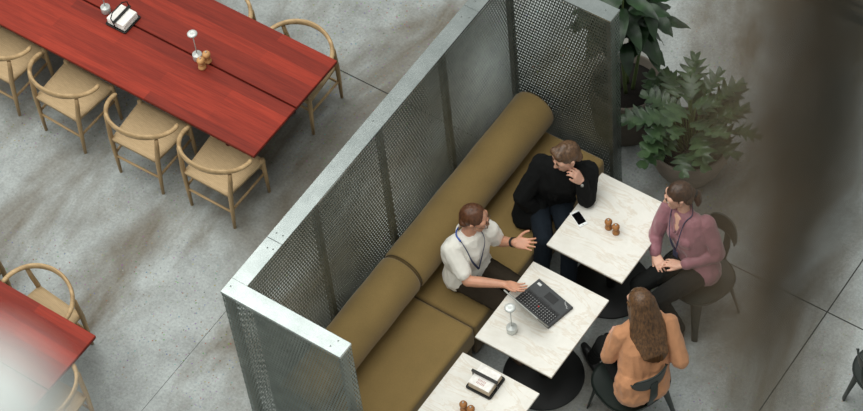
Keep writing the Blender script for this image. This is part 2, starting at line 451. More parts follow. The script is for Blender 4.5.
# ------------------------------------------------------------------ marble cafe tables
TX = 1.1016
TY = [2.2033, 1.2611, 0.3409]
TW, TD = 0.65, 0.767
def cafe_table(y0, label):
    cx, cy = TX + TW / 2, y0 + TD / 2
    r = empty('cafe_table', (cx, cy, 0), label, 'table', 'pale stone cafe tables')
    MB().box((0, 0, 0.731), (TW, TD, 0.018), bev=0.0025, seg=1).build('tabletop', M['marble'], r)
    MB().box((0, 0, 0.714), (TW - 0.01, TD - 0.01, 0.016), bev=0.002, seg=1).build('top_edge', M['edge'], r)
    MB().lathe([(0, 0.0), (0.30, 0.0), (0.305, 0.006), (0.30, 0.013), (0.06, 0.022), (0, 0.022)], (0, -0.03, 0), 64).build('base_plate', M['black'], r)
    MB().lathe([(0.035, 0.015), (0.035, 0.69)], (0, -0.03, 0), 28).build('column', M['black'], r)
    MB().box((0, -0.03, 0.70), (0.34, 0.34, 0.014), bev=0.003).build('top_bracket', M['black'], r)
    return r
cafe_table(TY[0], 'pale stone cafe table carrying the phone, beside the woman in mauve')
cafe_table(TY[1], 'pale stone cafe table carrying the laptop')
cafe_table(TY[2], 'pale stone cafe table carrying the kraft napkin holder')

# ------------------------------------------------------------------ red dining tables
def red_table(x0, x1, y0, y1, label):
    cx, cy = (x0 + x1) / 2, (y0 + y1) / 2; w = x1 - x0; d = y1 - y0
    r = empty('dining_table', (cx, cy, 0), label, 'table', 'long red dining tables')
    for s in (-1, 1):
        bd = d / 2 - 0.009
        MB().box((0, s * (d / 4 + 0.0035), 0.727), (w, bd, 0.026), bev=0.003, seg=1).build('tabletop_board', M['red'], r)
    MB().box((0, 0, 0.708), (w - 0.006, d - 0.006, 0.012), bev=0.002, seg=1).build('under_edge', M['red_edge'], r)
    for s in (-1, 1):
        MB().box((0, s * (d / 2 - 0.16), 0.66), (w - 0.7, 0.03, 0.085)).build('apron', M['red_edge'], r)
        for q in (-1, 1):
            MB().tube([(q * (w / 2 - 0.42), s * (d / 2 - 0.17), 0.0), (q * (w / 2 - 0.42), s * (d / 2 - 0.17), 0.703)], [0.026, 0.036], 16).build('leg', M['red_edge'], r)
    return r
red_table(-5.6, -1.24, 1.727, 2.82, 'long red stained dining table with napkin holder and two small lamps')
red_table(-5.6, -1.25, -1.275, -0.18, 'long red stained dining table, its bare end at lower left of the photo')

# ------------------------------------------------------------------ oak armchairs
def dining_chair(name='dining_chair'):
    r = empty(name, (0, 0, 0), '', 'chair', 'pale oak chairs around the red tables')
    # seat frame with a woven dished seat
    out = [(-0.215, -0.20), (0.215, -0.20), (0.255, 0.215), (-0.255, 0.215)]
    nx = 10; vs = []; fs = []
    for k, dz in ((0, 0.0), (1, -0.035)):
        for j in range(nx + 1):
            t = j / nx; y = -0.205 + 0.425 * t; hw = 0.222 + 0.035 * t
            for i in range(nx + 1):
                u = i / nx * 2 - 1
                dip = -0.016 * (1 - u * u) * (1 - (2 * t - 1) ** 2)
                edge = -0.006 if (i in (0, nx) or j in (0, nx)) else 0
                vs.append((u * hw, y, 0.432 + dz + (dip + edge if k == 0 else 0)))
    N = nx + 1
    for j in range(nx):
        for i in range(nx):
            a = j * N + i; fs.append([a, a + 1, a + N + 1, a + N]); b = N * N + a; fs.append([b, b + N, b + N + 1, b + 1])
    for i in range(nx):
        fs.append([i + 1, i, N * N + i, N * N + i + 1]); q = nx * N + i; fs.append([q, q + 1, N * N + q + 1, N * N + q])
        q = i * N; fs.append([q, q + N, N * N + q + N, N * N + q]); q = i * N + nx; fs.append([q + N, q, N * N + q, N * N + q + N])
    MB().add(vs, fs).build('seat', M['weave'], r)
    for s in (-1, 1):
        MB().tube([(s * 0.213, -0.212, 0.0), (s * 0.222, -0.205, 0.2), (s * 0.232, -0.195, 0.43), (s * 0.243, -0.175, 0.58), (s * 0.25, -0.168, 0.672)], [0.0125, 0.017, 0.0205, 0.019, 0.016], 14).build('leg', M['oak'], r)
        MB().tube([(s * 0.236, 0.213, 0.0), (s * 0.241, 0.207, 0.2), (s * 0.245, 0.20, 0.445)], [0.0125, 0.017, 0.0205], 14).build('leg', M['oak'], r)
        MB().tube([(s * 0.224, -0.2, 0.235), (s * 0.24, 0.2, 0.265)], 0.0115, 10, flat=(0.8, 1.25)).build('stretcher', M['oak'], r)
    MB().tube([(-0.22, -0.203, 0.2), (0.22, -0.203, 0.2)], 0.0115, 10, flat=(0.8, 1.25)).build('stretcher', M['oak_rail'], r)
    MB().tube([(-0.24, 0.205, 0.3), (0.24, 0.205, 0.3)], 0.0115, 10, flat=(0.8, 1.25)).build('stretcher', M['oak_rail'], r)
    # one bent rail runs from arm tip round the back to the other arm tip
    path = []; flat = []
    for i in range(33):
        a = -1.0 + 2.0 * i / 32; an = a * 1.86
        x = 0.31 * math.sin(an) * (1.0 if abs(an) < PI / 2 else 1.0); y = -0.262 * math.cos(an) * (1.0 if abs(an) < PI / 2 else 0.55) + (0 if abs(an) < PI / 2 else 0.0)
        y = -0.245 + 0.39 * (1 - math.cos(a * PI / 2 * 1.0)) ** 1.0 * 1.0 if False else y
        z = 0.722 - 0.047 * min(1, (abs(a) / 0.85)) ** 1.6
        path.append((x, y, z))
        k = max(0.0, 1 - (abs(a) / 0.62) ** 2.2); tip = 1 - max(0, (abs(a) - 0.93) / 0.07) * 0.5
        flat.append(((0.80 + 0.25 * (1 - k)) * tip, (0.85 + 0.95 * k) * tip))
    MB().tube(path, 0.0185, 12, flat=flat).build('arm_rail', M['oak_rail'], r)
    return r
c0 = dining_chair()
def put_chair(x, y, rz, label, first=[True]):
    o = c0 if first[0] else copy_tree(c0)
    first[0] = False
    o.location = (x, y, 0); o.rotation_euler = (0, 0, rz); o['label'] = label
    return o
put_chair(-1.578, 1.692, 0, 'pale oak armchair at the near side of the long red table, closest to its corner')
put_chair(-2.275, 1.655, 0.02, 'second pale oak armchair from the free corner, near side of the long red table')
put_chair(-3.06, 1.655, -0.03, 'third pale oak armchair from the free corner, near side of the long red table')
put_chair(-3.78, 1.665, 0.0, 'fourth pale oak armchair from the free corner, cut by the left photo edge')
put_chair(-1.615, 2.765, PI, 'pale oak armchair on the far side of the long red table, at its corner')
put_chair(-2.41, 2.745, PI + 0.03, 'pale oak armchair behind the long red table, mostly cut by the top photo edge')
put_chair(-1.875, -0.15, PI - 0.08, 'pale oak armchair behind the lower left red table, near its corner')
put_chair(-2.64, -0.17, PI, 'pale oak armchair at the left photo edge behind the lower red table, barely visible')
put_chair(-1.335, -0.74, PI / 2 + 0.1, 'pale oak armchair at the short end of the lower left red table')

# ------------------------------------------------------------------ small table things
def lamp(x, y, z, label):
    r = empty('table_lamp', (x, y, z), label, 'lamp', 'small metal table lamps')
    MB().lathe([(0, 0), (0.037, 0), (0.039, 0.003), (0.039, 0.056), (0.037, 0.060), (0.012, 0.060), (0.010, 0.066), (0, 0.066)], (0, 0, 0), 36).build('base', M['alu'], r)
    MB().lathe([(0.0045, 0.06), (0.0045, 0.30)], (0, 0, 0), 12).build('stem', M['alu'], r)
    MB().lathe([(0, 0.293), (0.012, 0.294), (0.040, 0.298), (0.041, 0.305), (0.036, 0.312), (0.016, 0.318), (0.012, 0.316), (0, 0.318)], (0, 0, 0), 36).build('lamp_shade', M['alu'], r)
    return r
lamp(1.302, 1.44, 0.74, 'small silver disc-topped lamp on the stone table beside the laptop')
lamp(-2.197, 2.268, 0.74, 'small silver disc-topped lamp on the red table beside two wooden mills')
lamp(-3.135, 2.272, 0.74, 'small silver lamp on the red table beside the white napkins, cut by photo top')

def mill(x, y, z, label, mat, group, s=1.0):
    r = empty('pepper_mill', (x, y, z), label, 'mill', group)
    pf = [(0, 0), (0.026, 0), (0.028, 0.004), (0.028, 0.014), (0.023, 0.022), (0.020, 0.034), (0.022, 0.046), (0.024, 0.05), (0, 0.05)]
    MB().lathe([(a * s, b * s) for a, b in pf], (0, 0, 0), 28).build('body', M[mat], r)
    pf = [(0, 0.05), (0.017, 0.051), (0.018, 0.055), (0.025, 0.06), (0.029, 0.071), (0.029, 0.08), (0.024, 0.091), (0.014, 0.097), (0, 0.099)]
    MB().lathe([(a * s, b * s) for a, b in pf], (0, 0, 0), 28).build('head', M[mat], r)
    MB().lathe([(0, 0.097 * s), (0.006, 0.098 * s), (0.0065, 0.105 * s), (0.004, 0.109 * s), (0, 0.110 * s)], (0, 0, 0), 14).build('knob', M['alu'], r)
    return r
mill(1.412, 2.566, 0.74, 'turned brown wooden mill on the phone table, the one nearer the phone', 'mill_dark', 'wooden mills on the phone table')
mill(1.482, 2.556, 0.74, 'turned brown wooden mill on the phone table, the one farther from the phone', 'mill_dark', 'wooden mills on the phone table')
mill(1.375, 0.715, 0.74, 'turned brown wooden mill below the kraft napkin holder, left of its pair', 'mill_dark', 'wooden mills on the kraft napkin table')
mill(1.440, 0.712, 0.74, 'turned brown wooden mill below the kraft napkin holder, right of its pair', 'mill_dark', 'wooden mills on the kraft napkin table')
mill(-2.112, 2.285, 0.74, 'honey coloured wooden mill on the red table, the upper one of two by the lamp', 'mill', 'wooden mills on the red table', 1.15)
mill(-2.112, 2.213, 0.74, 'honey coloured wooden mill on the red table, the lower one of two by the lamp', 'mill', 'wooden mills on the red table', 1.15)

def napkin_holder(x, y, z, rz, label, kraft):
    r = empty('napkin_holder', (x, y, z), label, 'napkin holder', 'wire napkin holders', rz)
    w = 0.185; h2 = w / 2
    def rect(hx, hy, zz, rr=0.015):
        p = []
        for (sx, sy, a0) in ((1, 1, 0), (-1, 1, PI / 2), (-1, -1, PI), (1, -1, 1.5 * PI)):
            for k in range(5):
                a = a0 + PI / 2 * k / 4; p.append((sx * (hx - rr) + rr * math.cos(a), sy * (hy - rr) + rr * math.sin(a), zz))
        return p + [p[0]]
    MB().tube(rect(h2 + 0.008, h2 + 0.008, 0.009), 0.0055, 8).build('base_frame', M['blackwire'], r)
    MB().box((0, 0, 0.006), (w, w, 0.004)).build('tray', M['blackwire'], r)
    # weight bar that holds the stack down, on two uprights
    arch = [(0.0, -h2 - 0.008, 0.009), (0.0, -h2 - 0.008, 0.075), (0.0, -h2 + 0.01, 0.088), (0, h2 - 0.01, 0.088), (0, h2 + 0.008, 0.075), (0, h2 + 0.008, 0.009)]
    if kraft:
        MB().box((0, 0, 0.092), (0.018, w + 0.03, 0.022), bev=0.003).build('weight_bar', M['blackwire'], r)
        for s in (-1, 1): MB().tube([(0, s * (h2 + 0.008), 0.009), (0, s * (h2 + 0.008), 0.085)], 0.005, 8).build('upright', M['blackwire'], r)
    else:
        MB().box((0, 0, 0.081), (0.024, w + 0.03, 0.012), bev=0.003).build('weight_bar', M['blackwire'], r)
        loop = [(0.0, -h2 - 0.01, 0.064), (-0.02, -h2 - 0.01, 0.12), (-0.03, -h2 + 0.03, 0.145), (-0.03, h2 - 0.03, 0.145), (-0.02, h2 + 0.01, 0.12), (0.0, h2 + 0.01, 0.064)]
        MB().tube(loop, 0.0055, 8).build('handle', M['blackwire'], r)
        for s in (-1, 1): MB().tube([(0, s * (h2 + 0.008), 0.009), (0, s * (h2 + 0.008), 0.085)], 0.005, 8).build('upright', M['blackwire'], r)
    # the napkins are a stack of their own
    n = empty('napkin_stack', (x, y, z), ('stack of kraft napkins with a pink printed mark in the wire holder' if kraft else 'stack of white napkins in the wire holder on the red table'), 'napkins', None, rz)
    m = MB(); random.seed(5)
    for k in range(16):
        a = Matrix.Rotation(random.uniform(-0.02, 0.02), 3, 'Z')
        m.box((random.uniform(-0.002, 0.002), random.uniform(-0.002, 0.002), 0.011 + k * 0.004), (w - 0.014, w - 0.014, 0.0036), a, 0.0012, 1 if (kraft and k < 14) else 0, 1)
    m.build('napkins', [M['napkin'], M['napkin_kraft']], n)
    if kraft:
        m = MB()   # square printed mark: rows of small dashes
        for i in range(6):
            for j in range(2): m.box((-0.045 + (j - 0.5) * 0.024, -0.025 + i * 0.011, 0.0737), (0.019 - 0.004 * ((i + j) % 2), 0.006, 0.0006))
        m.build('printed_mark', M['ink'], n)
    return r
napkin_holder(1.383, 0.975, 0.74, PI / 2 + 0.02, 'black wire napkin holder with kraft napkins on the lowest stone table', True)
napkin_holder(-2.955, 2.265, 0.74, 0.0, 'black wire napkin holder with white napkins on the red table', False)

# phone
ph = empty('mobile_phone', (1.182, 2.522, 0.74), 'white phone with black screen at the edge of the stone table', 'phone', None, -2.06)
MB().box((0, 0, 0.004), (0.072, 0.150, 0.008), bev=0.0035, seg=3).build('phone_body', M['phone_white'], ph)
MB().box((0, 0, 0.0083), (0.064, 0.108, 0.0008)).build('phone_screen', M['phone_glass'], ph)
MB().lathe([(0, 0.008), (0.0055, 0.008), (0.005, 0.0087), (0, 0.0087)], (0, -0.064, 0), 16).build('home_button', M['phone_white'], ph)
MB().box((0, 0.065, 0.0083), (0.014, 0.002, 0.0008)).build('earpiece', M['key'], ph)

# laptop: base lies open towards +y, the lid stands seen edge-on
lb = V((1.372, 1.750, 0.74)); hx = V((0.974, -0.228, 0)).normalized(); hyv = V((0.228, 0.974, 0)).normalized()
lrz = math.atan2(hx.y, hx.x)
lp = empty('laptop', lb, 'open charcoal laptop on the middle stone table', 'laptop', None, lrz)
LW, LD = 0.352, 0.25
MB().box((0, 0, 0.012), (LW, LD, 0.022), bev=0.004).build('keyboard_base', M['laptop'], lp)
deck = MB().box((0, 0.066, 0.0235), (LW - 0.012, LD / 2 - 0.018, 0.002), bev=0.0008, seg=1).build('palm_rest', M['laptop_deck'], lp)
MB().box((0.012, 0.066, 0.0249), (0.1, 0.062, 0.0012), bev=0.0005, seg=1).build('touchpad', M['key'], lp)
kb = MB()
for rrow in range(6):
    ky = -0.098 + rrow * 0.0192
    if rrow == 5:
        for i, (kx, kw) in enumerate(((-0.135, 0.034), (-0.1, 0.026), (-0.07, 0.026), (0.0, 0.1), (0.072, 0.026), (0.102, 0.026), (0.135, 0.034))):
            kb.box((kx, ky, 0.0245), (kw, 0.0165, 0.004), bev=0.0012, seg=1)
    else:
        for i in range(15):
            kb.box((-0.147 + i * 0.021, ky, 0.0245), (0.0178, 0.0165, 0.004), bev=0.0012, seg=1)
            kb.box((-0.150 + i * 0.021, ky - 0.003, 0.0267), (0.005, 0.005, 0.0005), mi=1)
kb.build('keyboard', [M['key'], M['keymark']], lp)
MB().lathe([(0, 0.026), (0.0055, 0.026), (0.006, 0.030), (0.003, 0.032), (0, 0.032)], (0.0, -0.05, 0), 12).build('pointing_stick', M['redcap'], lp)
MB().box((0.0, 0.018, 0.0247), (0.10, 0.011, 0.002), bev=0.0008, seg=1).build('pointer_buttons', M['laptop'], lp)
def text(body, size, loc, rz, mat, name, parent):
    cu = bpy.data.curves.new(name, 'FONT'); cu.body = body; cu.size = size; cu.extrude = 0.0003; cu.align_x = 'CENTER'; cu.align_y = 'CENTER'
    o = bpy.data.objects.new(name, cu); COL.objects.link(o); bpy.context.view_layer.update()
    me = bpy.data.meshes.new_from_object(o.evaluated_get(DG())); bpy.data.objects.remove(o); bpy.data.curves.remove(cu)
    me.materials.clear(); me.materials.append(mat)
    o = bpy.data.objects.new(name, me); COL.objects.link(o); o.parent = parent; o.location = loc; o.rotation_euler = (0, 0, rz); return o
text('ThinkPad', 0.017, (0.128, 0.098, 0.0252), PI - 0.5 + PI, M['silver'], 'deck_lettering', lp)
MB().box((-0.135, 0.09, 0.0249), (0.034, 0.02, 0.0012), Matrix.Rotation(0.0, 3, 'Z')).build('deck_sticker', M['silver'], lp)
# the lid leans back at an ordinary working angle
la = math.radians(66)
lid = MB(); Rl = Matrix.Rotation(-(PI / 2 - la) , 3, 'X')
hinge = V((0, -LD / 2 + 0.004, 0.022)); up = V((0, -math.cos(la), math.sin(la))); rl = Matrix(((1, 0, 0), (0, up.y, up.z), (0, up.z, -up.y))).transposed()
nrm = V((0, math.sin(la), math.cos(la)))
rl = Matrix((V((1, 0, 0)), up, V((1, 0, 0)).cross(up))).transposed()
MB().box(hinge + up * 0.118, (LW - 0.004, 0.236, 0.011), rl, 0.003).build('lid', M['lidback'], lp)
MB().box(hinge + up * 0.120 + nrm * 0.0058, (LW - 0.03, 0.200, 0.001), rl).build('screen', M['screen'], lp)
for s in (-1, 1): MB().tube([(s * 0.12 - 0.02, -LD / 2 + 0.004, 0.022), (s * 0.12 + 0.02, -LD / 2 + 0.004, 0.022)], 0.007, 10).build('hinge', M['laptop'], lp)

# ------------------------------------------------------------------ dark shell chairs
def side_chair(x, y, face, label):
    """round wide seat shell, curved back panel on a central spine, broad flat tapering legs"""
    r = empty('cafe_chair', (x, y, 0), label, 'chair', 'dark green shell chairs', math.atan2(face[1], face[0]) - PI / 2)
    vs = []; fs = []; n = 40; rings = [0.0, 0.25, 0.5, 0.75, 0.93, 1.0]
    def rad(a):
        c, s = math.cos(a), math.sin(a)
        return 1 / ((abs(c / 0.275) ** 2.7 + abs(s / 0.245) ** 2.7) ** (1 / 2.7))
    for lay in (0, 1):
        for rr in rings:
            for i in range(n):
                a = 2 * PI * i / n; R = rad(a) * rr
                z = 0.425 + 0.022 * (rr ** 2.6) * (0.4 + 0.6 * abs(math.cos(a))) - (0.02 if lay else 0)
                vs.append((R * math.cos(a), R * math.sin(a), z))
    K = len(rings)
    for lay in (0, 1):
        o = lay * K * n
        for q in range(K - 1):
            for i in range(n):
                j = (i + 1) % n; f = [o + q * n + i, o + q * n + j, o + (q + 1) * n + j, o + (q + 1) * n + i]
                fs.append(f[::-1] if lay == 0 else f)
    for i in range(n):
        j = (i + 1) % n; a = (K - 1) * n; b = K * n + (K - 1) * n
        fs.append([a + i, a + j, b + j, b + i])
    m = MB().add(vs, fs); b = m.build('seat', M['chair'], r)
    for sx in (-1, 1):
        for sy in (-1, 1):
            top = V((sx * 0.17, sy * 0.15, 0.415)); bot = V((sx * 0.235, sy * 0.215, 0.0))
            MB().tube([bot, bot.lerp(top, 0.35), bot.lerp(top, 0.8), top], [0.024, 0.029, 0.042, 0.046], 14, flat=(1.0, 0.36), up=(sx * 0.6, sy * 0.8, 0)).build('leg', M['chair'], r)
    MB().box((0, 0, 0.402), (0.36, 0.05, 0.022), bev=0.005).box((0, 0, 0.402), (0.05, 0.32, 0.022), bev=0.005).build('under_frame', M['chair'], r)
    MB().tube([(0, -0.13, 0.40), (0, -0.235, 0.43), (0, -0.275, 0.56), (0, -0.285, 0.77)], [0.03, 0.032, 0.03, 0.026], 14, flat=(1.2, 0.35), up=(0, -1, 0.2)).build('back_spine', M['chair'], r)
    vs = []; fs = []; nu, nv = 24, 8
    for lay in (0, 1):
        for j in range(nv + 1):
            for i in range(nu + 1):
                u = i / nu * 2 - 1; w = j / nv * 2 - 1
                hh = 0.08 * (1 - abs(u) ** 3.2) ** 0.5 + 0.002
                a = u * 0.82
                R = 0.215 - (0.0 if lay else 0.012)
                vs.append((R * math.sin(a) * 1.0, -0.085 - R * math.cos(a) * 0.95 - 0.01 * w, 0.785 + hh * w))
    N = (nu + 1) * (nv + 1)
    for j in range(nv):
        for i in range(nu):
            a = j * (nu + 1) + i; f = [a, a + 1, a + nu + 2, a + nu + 1]
            fs.append(f); fs.append([q + N for q in f[::-1]])
    for i in range(nu):
        fs.append([i, i + N, i + 1 + N, i + 1]); q = nv * (nu + 1) + i; fs.append([q + 1, q + 1 + N, q + N, q])
    for j in range(nv):
        q = j * (nu + 1); fs.append([q + nu + 1, q + nu + 1 + N, q + N, q]); q += nu; fs.append([q, q + N, q + nu + 1 + N, q + nu + 1])
    MB().add(vs, fs).build('backrest', M['chair'], r)
    return r
W2F = (-0.83, 0.56); W1F = (-0.34, -0.94)
side_chair(2.135, 1.70, (-0.92, 0.38), 'dark green cafe chair under the woman in the apricot top')
side_chair(2.07, 2.74, W1F, 'dark green cafe chair under the woman in the mauve blouse')
side_chair(3.685, 2.72, (0.35, 0.94), 'dark cafe chair cut off at the lower right photo edge')

# ------------------------------------------------------------------ people
def basis(f):
    f = V(f).normalized(); r = f.cross(V((0, 0, 1))).normalized(); u = r.cross(f).normalized(); return f, r, u
def head_shapes(m, c, f, tilt=0.0, female=False):
    """head with brow, nose, cheeks, lips, chin and ears; c = centre of the skull"""
    F, R, U = basis(f)
    if tilt:
        q = Matrix.Rotation(tilt, 3, F); R = q @ R; U = q @ U
    c = V(c); P = lambda x, y, z: c + R * x + F * y + U * z
    k = 0.95 if female else 1.0
    rot = Matrix((R, F, U)).transposed()
    m.ell(P(0, -0.012, 0.022), (0.077 * k, 0.097 * k, 0.092 * k), rot)
    m.hull([(P(-0.045 * k, 0.055, 0.03), 0.028), (P(0.045 * k, 0.055, 0.03), 0.028), (P(-0.05 * k, 0.03, -0.035), 0.022), (P(0.05 * k, 0.03, -0.035), 0.022), (P(-0.022, 0.066, -0.085), 0.02), (P(0.022, 0.066, -0.085), 0.02), (P(-0.04 * k, 0.0, -0.07), 0.02), (P(0.04 * k, 0.0, -0.07), 0.02)])
    m.hull([(P(-0.035, 0.086, 0.022), 0.009), (P(0.035, 0.086, 0.022), 0.009), (P(0, 0.091, 0.02), 0.009)])           # brow
    m.hull([(P(0, 0.090, 0.008), 0.007), (P(0, 0.112, -0.026), 0.009), (P(-0.012, 0.098, -0.031), 0.007), (P(0.012, 0.098, -0.031), 0.007), (P(0, 0.088, -0.03), 0.008)])  # nose
    m.hull([(P(-0.02, 0.086, -0.053), 0.006), (P(0.02, 0.086, -0.053), 0.006), (P(0, 0.094, -0.052), 0.006)])           # upper lip
    m.hull([(P(-0.016, 0.086, -0.062), 0.006), (P(0.016, 0.086, -0.062), 0.006), (P(0, 0.092, -0.062), 0.007)])         # lower lip
    m.ell(P(0, 0.084, -0.088), (0.017, 0.013, 0.014), rot)                                                              # chin
    for s in (-1, 1):
        m.ell(P(s * 0.038, 0.072, -0.018), (0.022, 0.018, 0.02), rot)                                                   # cheek
        m.hull([(P(s * 0.077 * k, -0.005, 0.015), 0.010), (P(s * 0.087 * k, -0.018, 0.022), 0.010), (P(s * 0.084 * k, -0.016, 0.0), 0.010), (P(s * 0.077 * k, 0.0, -0.03), 0.007)])   # ear
    return P, rot
def hand_shapes(m, w, d, n, side, curl=0.35, spread=0.12, thumb=0.7, k=1.0):
    """w wrist, d towards the fingers, n out of the palm, side=+1 thumb towards n x d"""
    d = V(d).normalized(); n = V(n); n = (n - d * n.dot(d)).normalized(); s = n.cross(d) * side; w = V(w)
    P = lambda a, b, c: w + d * (a * k) + s * (b * k) + n * (c * k)
    m.hull([(P(0.0, 0.014, 0), 0.019 * k), (P(0, -0.014, 0), 0.019 * k), (P(0.085, 0.032, 0), 0.0115 * k), (P(0.088, 0.0, 0.0), 0.012 * k), (P(0.078, -0.034, 0), 0.0105 * k), (P(0.03, 0.03, 0.004), 0.015 * k), (P(0.03, -0.028, 0.003), 0.015 * k)])
    for b, ln, sp, r in ((0.032, 0.072, 1.0, 0.0092), (0.011, 0.082, 0.33, 0.0094), (-0.011, 0.076, -0.33, 0.0092), (-0.032, 0.060, -1.0, 0.0082)):
        base = V((0.086 if b > -0.03 else 0.079, b, 0)); ang = sp * spread; p = base; cu = curl * 0.5; pts = [P(*p)]
        for seg, fr in enumerate((0.45, 0.31, 0.24)):
            l = ln * fr
            p = p + V((math.cos(cu) * math.cos(ang), math.sin(ang) * math.cos(cu), math.sin(cu))) * l
            pts.append(P(*p)); cu += curl
        for i in range(3): m.hull([(pts[i], r * k * (1 - 0.08 * i)), (pts[i + 1], r * k * (0.92 - 0.08 * i))])
    t0, t1, t2, t3 = (0.018, 0.026, 0.006), (0.048, 0.026 + 0.045 * thumb, 0.014), (0.075, 0.03 + 0.062 * thumb, 0.02), (0.098, 0.032 + 0.068 * thumb, 0.026)
    m.hull([(P(*t0), 0.015 * k), (P(*t1), 0.0115 * k)]); m.hull([(P(*t1), 0.0112 * k), (P(*t2), 0.0098 * k)]); m.hull([(P(*t2), 0.0098 * k), (P(*t3), 0.0085 * k)])
def limb(m, pts):
    for i in range(len(pts) - 1): m.hull([pts[i], pts[i + 1]])
def foot_shapes(m, ank, f, g=-0.007):
    """shoe: ank = ankle, f = heading, sole at floor"""
    f = V((f[0], f[1], 0)).normalized(); a = V(ank)
    h = V((a.x, a.y, 0)); z = a.z
    m.hull([(h - f * 0.045 + V((0, 0, 0.036)), 0.034 + g), (h + f * 0.03 + V((0, 0, 0.040)), 0.038 + g), (a, 0.042 + g)])
    m.hull([(h + f * 0.02 + V((0, 0, 0.040)), 0.038 + g), (h + f * 0.125 + V((0, 0, 0.038)), 0.036 + g), (h + f * 0.18 + V((0, 0, 0.028)), 0.026 + g)])

class Person:
    def __init__(self, root, label):
        self.root = V(root)
        self.o = empty('person', root, label, 'person')
        self.m = MB()
    def part(self, mb, name, mat, voxel=0.0065, smooth=4, parent=None):
        o = organic(mb, name, mat, parent or self.o, self.root, voxel, smooth)
        amp = {'polo_shirt': 0.007, 'jacket': 0.009, 'blouse': 0.008, 'top': 0.008, 'trousers': 0.005, 'jeans': 0.005, 'hair': 0.003, 'ponytail': 0.003}.get(name)
        if amp:      # folds and creases; long locks in hair
            me = o.data; cos = [v.co.copy() for v in me.vertices]; nos = [v.normal.copy() for v in me.vertices]
            sx, sz = (46, 6) if name in ('hair', 'ponytail') else (15, 9)
            for v, c, n in zip(me.vertices, cos, nos):
                q = V((c.x * sx + c.z * 4, c.y * sx - c.z * 3, c.z * sz)); w = noise.noise(q)
                v.co = c + n * amp * (w if name in ('hair', 'ponytail') else (1 - 2 * abs(w)) * 0.9)
            me.update()
        return o
    def raw(self, mb, name, mat, parent=None):
        return mb.build(name, mat, parent or self.o, self.root)
    def finish_body(self, P, rot, skin, hairmat):
        o = organic(self.m, 'body', [skin], self.o, self.root, 0.0045, 3)
        me = o.data
        for mm in (M['lip'], M['eye'], M['iris'], hairmat): me.materials.append(mm)
        mouth = P(0, 0.094, -0.057) - self.root
        brow = [P(s * 0.034, 0.092, 0.030) - self.root for s in (-1, 1)]
        for p in me.polygons:
            c = p.center
            if (c - mouth).length < 0.03:
                q = rot.transposed() @ (c - mouth)
                if abs(q.x) < 0.022 and abs(q.z) < 0.010 - 0.15 * abs(q.x) ** 1.2: p.material_index = 1
            for b in brow:
                if (c - b).length < 0.03:
                    q = rot.transposed() @ (c - b)
                    if abs(q.x) < 0.017 and abs(q.z) < 0.0055: p.material_index = 4
        # eyes set into the sockets
        for s in (-1, 1):
            e = MB(); e.ell(P(s * 0.033, 0.079, 0.006), (0.0145, 0.0115, 0.0085), rot, 0, 2)
            e.ell(P(s * 0.033 , 0.0885, 0.006), (0.0058, 0.0035, 0.0058), rot, 1, 2)
            e.build('eye', [M['eye'], M['iris']], self.o, self.root)
        return o
def torso(m, pel, chest, neck, rgt, fwd, g=0.0, female=False, low=True):
    """continuous trunk from pelvis to neck base; g = growth for clothing"""
    pel, chest, neck = V(pel), V(chest), V(neck); r = V(rgt).normalized(); f = V(fwd).normalized()
    k = 0.9 if female else 1.0
    waist = pel.lerp(chest, 0.45)
    A = [(pel + r * 0.085, 0.105 + g), (pel - r * 0.085, 0.105 + g)]
    B = [(waist + r * 0.055 * k, 0.098 * k + g), (waist - r * 0.055 * k, 0.098 * k + g)]
    C_ = [(chest + r * 0.075 * k, 0.108 * k + g), (chest - r * 0.075 * k, 0.108 * k + g), (chest + f * 0.02, 0.11 * k + g)]
    top = neck - V((0, 0, 0.055))
    D = [(top + r * 0.115 * k, 0.058 + g), (top - r * 0.115 * k, 0.058 + g), (top + f * 0.01, 0.07 + g)]
    if low: m.hull(A + B)
    m.hull(B + C_); m.hull(C_ + D)
    if female:
        for s in (-1, 1): m.ell(chest + r * s * 0.06 + f * 0.085 + V((0, 0, 0.0)), (0.05 + g * 0.5, 0.05 + g * 0.5, 0.05 + g * 0.5))

